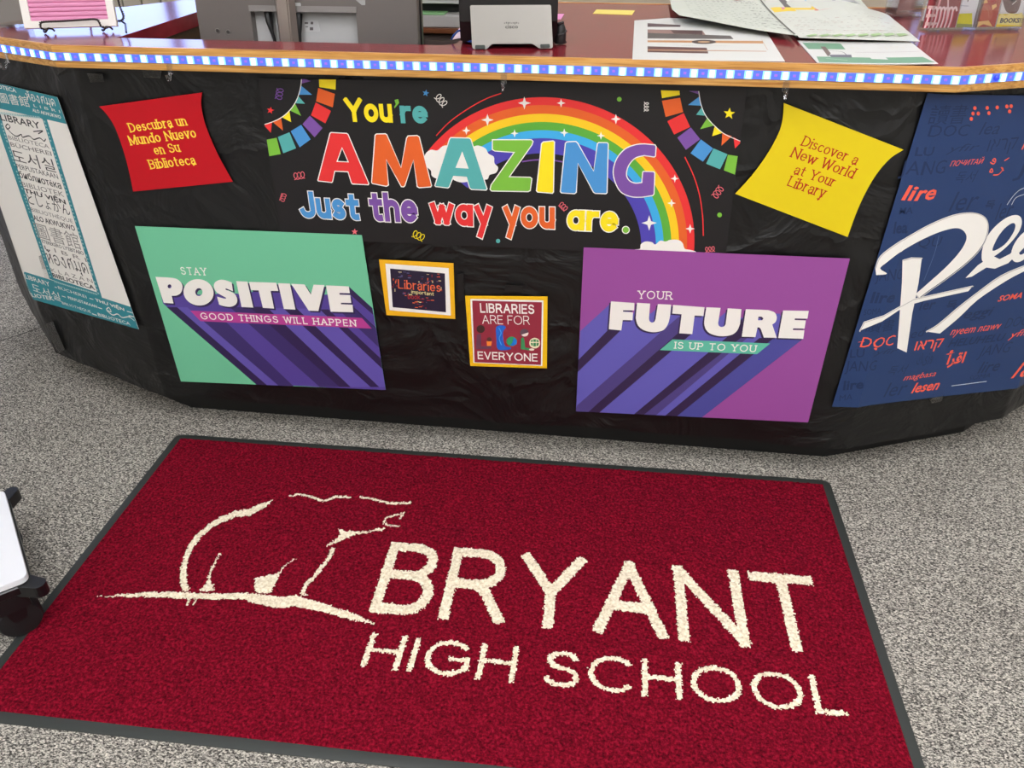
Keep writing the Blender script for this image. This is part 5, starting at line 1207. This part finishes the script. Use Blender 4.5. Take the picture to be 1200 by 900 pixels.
# --- pink letter board on a twisted wire easel
M_WHF = mat((232, 228, 220), .45, name='white_frame'); M_WIR = mat((44, 36, 32), .35, metal=.6, name='dark_wire')
bb0 = onz(29.5, 33.5, HC+.012); bb1 = onz(137.5, 30.5, HC+.012); bu = (bb1-bb0)/np.linalg.norm(bb1-bb0); bbk = np.cross([0, 0, 1], bu)
LP = Flat(bb0, bu, np.array([0, 0, 1])*math.cos(R(16))+bbk*math.sin(R(16)))
BWD = np.linalg.norm(bb1-bb0); BHT = BWD*1.02
board = thing('letter_board', 'small pink felt letter board in a white frame on the left counter', 'letter board', tuple((bb0+bb1)/2))
mb = MB(); t_ = 0.0165
for a, b, c, d in ((0, t_, 0, BHT), (BWD-t_, BWD, 0, BHT), (t_, BWD-t_, 0, t_*.9), (t_, BWD-t_, BHT-t_*.9, BHT)):
    mb.prism([LP.pt(x, y, -.010) for x, y in ((a, c), (b, c), (b, d), (a, d))], [LP.pt(x, y, .004) for x, y in ((a, c), (b, c), (b, d), (a, d))], M_WHF)
mb.build('frame', board)
mb = MB(); PK = mat((224, 150, 186), .9, name='pink_felt', bump=(500, .3, .001)); yv = t_*.9; pitch = .0098; V_ = []; ys_ = []
while yv < BHT-t_*.9-.001:
    for f, o_ in ((0, -.0045), (.12, -.001), (.5, .0002), (.86, -.001), (.98, -.0045)):
        if yv+f*pitch < BHT-t_*.9: ys_.append((yv+f*pitch, o_))
    yv += pitch
for y_, o_ in ys_: V_ += [LP.pt(t_-.002, y_, o_), LP.pt(BWD-t_+.002, y_, o_)]
mb.add(V_, [(2*i, 2*i+1, 2*i+3, 2*i+2) for i in range(len(ys_)-1)], PK); mb.build('felt_panel', board)['label'] = 'ribbed pink felt'
easel = thing('easel', 'small dark twisted wire easel holding the pink letter board', 'easel', tuple((bb0+bb1)/2-np.array([0, 0, .012])))
def twist(pts, r, name, n=None):
    mb = MB(); q = [np.array(p, float) for p in smoothpts(pts, 8)]
    L_ = [0]
    for a, b in zip(q, q[1:]): L_.append(L_[-1]+np.linalg.norm(b-a))
    N_ = max(8, int(L_[-1]/.0012)); ts = np.linspace(0, L_[-1], N_); q = np.array(q); cc = np.stack([np.interp(ts, L_, q[:, k]) for k in range(3)], -1)
    for ph_ in (0, math.pi):
        mb.tube([c_+np.array([r*.8*math.cos(t*620+ph_)*bu[0], r*.8*math.cos(t*620+ph_)*bu[1], r*.8*math.sin(t*620+ph_)]) for c_, t in zip(cc, ts)], r*.72, M_WIR, 6)
    mb.build(name, easel, smooth=True)
LQ = lambda x, y, o: np.array(LP.pt(*LP.uv(x, y, o), o))
twist([LQ(55, 36, .010), LQ(48.5, 33.5, .016), LQ(47, 29, .018), LQ(50, 25.5, .018), LQ(70, 24.5, .018), LQ(95, 23, .018), LQ(112, 22.3, .018), LQ(116.5, 26, .018), LQ(119, 31, .016), LQ(126, 32.5, .010)], .0022, 'front_ledge')
for x, y in ((58, 36.5), (126, 34.5)):
    mb = MB(); c = onz(x, y+1, HC+.003); tp = LQ(x, y-3, .004)
    mb.tube(smoothpts([tp, (tp+c)/2+np.array([0, -.004, .004]), c+np.array([-.008*bu[0], -.008*bu[1]-.002, 0]), c+np.array([-.012*bu[0], -.012*bu[1], .002])], 5), .0022, M_WIR); mb.tube(smoothpts([tp, c+np.array([.008*bu[0], .008*bu[1], .006]), c+np.array([.012*bu[0], .012*bu[1], .001])], 5), .0022, M_WIR); mb.build('foot', easel, smooth=True)
twist([LQ(137, -6, -.016), LQ(141, 8, -.02), LQ(145, 19, -.022), LQ(143, 24, -.02), LQ(138, 25, -.014)], .0022, 'side_scroll')
mb = MB(); mb.tube([LQ(142, 24.5, -.02), LQ(147, 28, -.024), onz(148, 38, HC+.003)], .0022, M_WIR); a_ = np.array(LP.pt(BWD*.5, BHT*.8, -.014)); mb.tube([a_, a_+bbk*.05-np.array([0, 0, .08]), np.array([*(a_+bbk*.09)[:2], HC+.003])], .0024, M_WIR); mb.build('rear_leg', easel, smooth=True)
twist([LP.pt(BWD*.2, .0, -.014), LP.pt(BWD*.22, BHT*.5, -.014), LP.pt(BWD*.5, BHT*.85, -.014), LP.pt(BWD*.8, BHT*.5, -.014), LP.pt(BWD*.85, 0, -.014)], .0022, 'back_frame')

# --- clear holders
def clear_bin(name, label, c, u, w_, d_, h_, group=None):
    o = thing(name, label, 'holder', (c[0], c[1], HC), group); u = np.array(u)/np.linalg.norm(u); v = np.array([-u[1], u[0]]); t = .003
    def B(mb, a0, a1, b0, b1, z0, z1):
        q = [np.array(c[:2])+u*a+v*b for a, b in ((a0, b0), (a1, b0), (a1, b1), (a0, b1))]
        mb.prism([(x, y, HC+z0) for x, y in q], [(x, y, HC+z1) for x, y in q], M_CLEAR)
    for nm, a in (('front_panel', (-w_/2, w_/2, 0, t, .006, h_)), ('back_panel', (-w_/2, w_/2, d_-t, d_, .006, h_+.05)), ('side_panel', (-w_/2, -w_/2+t, t, d_-t, .006, h_)), ('side_panel', (w_/2-t, w_/2, t, d_-t, .006, h_)), ('base_panel', (-w_/2, w_/2, 0, d_, .003, .006))):
        mb = MB(); B(mb, *a); mb.build(nm, o, bevel=.0008, seg=1)
    for s_ in (-1, 1):
        mb = MB(); B(mb, s_*w_*.36-.010, s_*w_*.36+.010, .002, .012, 0, .0035); mb.build('foot', o)
    return o, u, v
a = onz(1088, 38, HC); b = onz(1197, 36, HC); ax = (b-a)[:2]/np.linalg.norm((b-a)[:2]); hw_ = np.linalg.norm(b-a)/2
h1, u1, v1 = clear_bin('acrylic_holder', 'clear acrylic holder with a candy cane booklet at the right', (a*.75+b*.25), ax, hw_-.002, .05, .10, 'clear acrylic booklet holders')
h2, _, _ = clear_bin('acrylic_holder', 'clear acrylic holder with the BOOKS leaflet at the right', (a*.25+b*.75), ax, hw_-.002, .05, .10, 'clear acrylic booklet holders')
def booklet(name, label, x0, x1, back, mcol, art):
    """a card standing in the holder; x0, x1 in the photo at its foot"""
    vb = np.array([v1[0], v1[1], 0]); p0 = a+vb*back+np.array([0, 0, .008]); S_ = Flat(p0, (ax[0], ax[1], 0), (v1[0]*.06, v1[1]*.06, 1))
    u0 = S_.uv(x0, 33)[0]; u1_ = S_.uv(x1, 33)[0]
    class _F: pass
    pr = Print.__new__(Print); pr.s = S_; pr.off = 0; pr.cell = None; pr.conv = [(u0, 0), (u1_, 0), (u1_, .12), (u0, .12)]; pr.lay = 2e-5; pr.mb = None
    mb = MB(); pr._sheet(mb, pr.conv, mcol, 0, .004); pr.o = mb.build(name); c = np.mean(mb.v, axis=0); pr.o.data.transform(Matrix.Translation(-Vector(c))); pr.o.location = c
    tag(pr.o, label, 'booklet', 'booklets in the acrylic holders'); pr.begin(); art(pr); pr.end('cover_art'); return pr
K8 = lambda p: Z(1070, 0, 9.23, p)
def candy(pr):
    for k in range(7):
        x = 150+k*42; pr.line(K8([(x-30, 320), (x+10, 210), (x+30, 110), (x+60, 80), (x+72, 120)]), 2.2, P(246, 216, 216)); pr.line(K8([(x-20, 320), (x+18, 215), (x+40, 120)]), 1.1, P(222, 110, 118))
    for k in range(3): pr.poly(K8([(130, 60+k*90), (240+k*20, 64+k*90), (236, 90+k*90), (130, 100+k*90)]), P(226, 190, 184))
    pr.line(K8([(380, -20), (375, 120), (360, 230)]), 1.8, P(240, 206, 206)); pr.line(K8([(300, -20), (270, 80)]), 2.2, P(232, 160, 164))
booklet('booklet', 'booklet covered in red and white candy canes', 1082, 1119, .010, P(150, 60, 64), candy)
def yel(pr):
    pr.poly(K8([(463, 150), (640, 142), (640, 262), (463, 262)]), P(226, 222, 24)); pr.poly(K8([(463, 255), (640, 262), (640, 330), (463, 330)]), P(150, 160, 84)); pr.line(K8([(600, -10), (590, 20)]), 1.2, P(60, 60, 60)); pr.line(K8([(500, 60), (600, 66)]), .8, P(180, 176, 190))
booklet('booklet', 'grey and white leaflet with a broad yellow band', 1120, 1139.5, .010, P(236, 234, 236), yel)
def pump(pr):
    pr.poly(K8(smoothpts([(710, 60), (790, 40), (850, 90), (860, 180), (800, 230), (730, 220), (700, 150)], 3, True)), P(200, 104, 80)); pr.line(K8([(720, 90), (760, 70), (810, 110), (820, 190)]), 1.0, P(206, 130, 104))
    for q in ([(690, 50), (810, 30), (800, 0), (730, 10)], [(850, 60), (900, 40), (905, 70), (860, 110)], [(690, 235), (820, 222), (860, 290), (690, 300)]): pr.poly(K8(q), P(250, 206, 130))
    pr.poly(K8([(700, 290), (760, 262), (850, 286), (860, 315), (690, 320)]), P(168, 74, 60)); pr.poly(K8([(820, -20), (905, -20), (900, 30), (840, 26)]), P(186, 34, 32))
booklet('booklet', 'brown and orange patterned booklet beside the BOOKS leaflet', 1143, 1165, .010, P(184, 76, 60), pump)
def books(pr):
    pr.poly(K8([(905, 150), (1180, 150), (1180, 330), (885, 330)]), P(238, 214, 60)); pr.poly(K8(smoothpts([(905, 210), (960, 150), (1000, 170), (1060, 140), (1120, 165), (1180, 140), (1180, 300), (890, 300)], 3, True)), P(250, 238, 150)); pr.poly(K8([(890, 262), (1180, 276), (1180, 330), (885, 330)]), P(255, 228, 40))
    pr.poly(K8(smoothpts([(970, 0), (985, 70), (1010, 125), (1060, 146), (1120, 136), (1150, 80), (1170, 0), (1160, -30), (980, -30)], 3, True)), P(116, 84, 80)); pr.poly(K8([(1030, -30), (1130, -30), (1100, 20), (1060, 14)]), P(44, 34, 34)); pr.line(K8([(1070, 50), (1120, 8)]), 1.0, P(230, 226, 220))
    pr.font('BOOKS!', *K8([(938, 246), (1158, 244)]), 5.6, P(40, 56, 92), .03); pr.line(K8([(960, 288), (1120, 290)]), .8, P(214, 150, 40))
booklet('booklet', 'yellow leaflet with a bucket and the word BOOKS', 1166.5, 1196, .010, P(232, 232, 230), books)
sd, _, _ = clear_bin('acrylic_holder', 'small clear acrylic tray behind the worksheets, left of the booklets', onz(1064, 21, HC), (1, .25), .07, .06, .08, None)
mb = MB(); c = onz(1062, 17, HC); 
q = [(c[0]-.028, c[1]+.02), (c[0]+.024, c[1]+.03), (c[0]+.020, c[1]+.045), (c[0]-.032, c[1]+.036)]; mb.prism([(x, y, HC+.007) for x, y in q], [(x, y+.008, HC+.09) for x, y in q], P(200, 150, 140)); tag(mb.build('booklet'), 'pinkish card leaning in the small clear tray', 'booklet', 'booklets in the acrylic holders')
cc = onz(15, 33, HC); lh, _, _ = clear_bin('acrylic_holder', 'clear acrylic holder at the far left beside the pink letter board', (cc[0], cc[1]), (.9, .36), .065, .045, .12)
mb = MB(); u_ = np.array([.9, .36])/np.linalg.norm([.9, .36]); v_ = np.array([-u_[1], u_[0]]); q = [cc[:2]+u_*a_+v_*b_ for a_, b_ in ((-.028, .008), (.028, .008), (.028, .012), (-.028, .012))]; mb.prism([(x, y, HC+.0065) for x, y in q], [(x, y, HC+.13) for x, y in q], P(150, 142, 132)); tag(mb.build('card'), 'grey card standing in the clear holder at the far left', 'card')
mb = MB(); cw = onz(-4, 31, HC); mb.prism([(cw[0]+x, cw[1]+y, HC+.0005) for x, y in ((-.05, 0), (.018, .03), (.012, .05), (-.056, .02))], [(cw[0]+x, cw[1]+y+.01, HC+.14) for x, y in ((-.05, 0), (.018, .03), (.012, .05), (-.056, .02))], P(226, 222, 212)); tag(mb.build('sign_card', bevel=.001), 'white card standing at the left edge of the photo', 'card')
# beige paper bag behind the worksheets
mb = MB(); c = onz(1026, 5, HC); c[1] += .10; prf = [(-.09, 0), (.09, .02), (.085, .09), (-.095, .07)]; tp = [(-.10, -.005), (.10, .018), (.092, .095), (-.105, .075)]
mb.prism([(c[0]+x, c[1]+y, HC+.0005) for x, y in prf], [(c[0]+x, c[1]+y, HC+.16) for x, y in tp], mat((150, 138, 116), .7, name='olive_card', bump=(60, .3, .003))); tag(mb.build('box', bevel=.003), 'beige box at the back of the counter behind the worksheets', 'box')

# ================================================================== behind the desk
M_CRED = mat((92, 80, 74), .5, name='dark_cabinet'); M_EDGE = wood_mat('cabinet_edge', ((96, 56, 34), (118, 70, 42), (132, 82, 52)))
cr = thing('credenza', 'dark brown low cabinet behind the desk under the printer', 'cabinet', (-.73, 3.05, 0))
mb = MB(); mb.box((-.73, 3.28, .425), (.74, .44, .85), M_CRED); mb.build('body', cr, bevel=.003)
mb = MB(); mb.box((-.73, 3.27, .866), (.77, .48, .016), M_EDGE); mb.build('top_panel', cr, bevel=.003)
for k, dx in enumerate((-.18, .18)):
    mb = MB(); mb.box((-.73+dx, 3.053, .425), (.35, .014, .82), M_CRED); d = mb.build('door', cr, bevel=.002)
    mb = MB(); mb.tube([(-.73+dx*.2, 3.046, .79), (-.73+dx*.2, 3.028, .79)], [.008, .012], mat((40, 36, 34), .4, metal=.7, name='knob_metal'), 12); h = mb.build('knob', d)
pt = thing('printer', 'black and white office printer on the dark cabinet behind the desk', 'printer', (-.64, 3.28, .8745))
mb = MB(); mb.box((-.64, 3.32, 1.075), (.46, .34, .23), mat((22, 22, 24), .4, name='printer_black')); mb.build('housing', pt, bevel=.006)
mb = MB(); mb.box((-.64, 3.31, .9375), (.45, .34, .045), mat((14, 14, 15), .45, name='printer_gap')); mb.build('gap_block', pt, bevel=.002)  # solid black block in place of the dark gap above the base
mb = MB(); mb.box((-.64, 3.27, .8945), (.47, .44, .038), mat((186, 184, 180), .5, name='printer_base')); mb.build('base', pt, bevel=.003)
mb = MB(); mb.box((-.64, 3.12, .951), (.42, .05, .007), mat((210, 210, 206), .5, name='tray_lip')); mb.build('output_lip', pt)
mb = MB(); mb.box((-.74, 3.095, .9165), (.17, .07, .004), P(140, 190, 132)); tag(mb.build('folder'), 'thin green folder lying on the white base of the printer', 'folder')
# magazine files behind the left arm
M_BG = mat((206, 198, 180), .6, name='beige_file')
sh = thing('bookcase', 'low beige bookcase behind the left end of the desk', 'bookcase', (-1.95, 3.35, 0))
mb = MB(); mb.box((-1.95, 3.5, .36), (1.3, .30, .72), M_BG); mb.build('body', sh, bevel=.003)
mb = MB(); mb.box((-1.95, 3.49, .73), (1.34, .34, .02), mat((186, 176, 158), .5, name='beige_top')); mb.build('top_panel', sh, bevel=.002)
fl = thing('magazine_file', 'upright beige magazine file in a row behind the left end of the desk', 'magazine file', (-2.5, 3.48, .7405), 'beige magazine files in a row')
mb = MB(); mb.prism([(-2.5+x, 3.48+y, .7405) for x, y in ((-.038, -.13), (.038, -.13), (.038, .13), (-.038, .13))], [(-2.5+x, 3.48+y, .7405+.31) for x, y in ((-.038, -.13), (.038, -.13), (.038, .13), (-.038, .13))], M_BG); mb.build('case', fl, bevel=.003)
mb = MB(); mb.tube([(-2.5, 3.349, .83), (-2.5, 3.3485, .83)], .012, mat((90, 84, 76), .6, name='finger_hole'), 14); mb.build('finger_hole', fl)
for k in range(1, 14): copy_tree(fl, (-2.5+k*.083, 3.48, .7405))
# low shelf with boxes behind the right part of the desk
c2 = thing('side_table', 'pale table behind the right part of the desk', 'table', (.45, 3.2, 0))
mb = MB(); mb.box((.45, 3.3, .72), (1.54, .6, .03), mat((190, 186, 170), .5, name='pale_top')); mb.build('tabletop', c2, bevel=.003)
for x in (-.25, 1.15):
    for y in (3.04, 3.56): mb = MB(); mb.box((x, y, .3525), (.04, .04, .705), mat((70, 70, 72), .4, metal=.6, name='table_leg')); mb.build('leg', c2, bevel=.003)
for nm, lb, cat, c_, s_, col_ in [('storage_box', 'pale green box at the left on the table behind the desk', 'box', (-.215, 3.2, .80), (.18, .25, .13), (176, 206, 160)), ('storage_box', 'cream box second from left on the table behind the desk', 'box', (-.03, 3.2, .80), (.13, .22, .13), (214, 208, 178)), ('storage_box', 'black box in the middle of the table behind the desk', 'box', (.13, 3.2, .81), (.17, .25, .15), (30, 30, 34)), ('storage_box', 'bright green box at the right on the table behind the desk', 'box', (.34, 3.2, .80), (.2, .25, .13), (136, 206, 110))]:
    o = thing(nm, lb, cat, (c_[0], c_[1], .7355)); mb = MB(); mb.box((c_[0], c_[1], .7355+s_[2]*.4), (s_[0], s_[1], s_[2]*.8), mat(col_, .5, name='box_'+nm)); mb.build('base', o, bevel=.003)
    mb = MB(); mb.box((c_[0], c_[1], .7355+s_[2]*.8+.018), (s_[0]+.006, s_[1]+.006, .036), mat(col_, .5, name='box_'+nm)); mb.build('lid', o, bevel=.003)
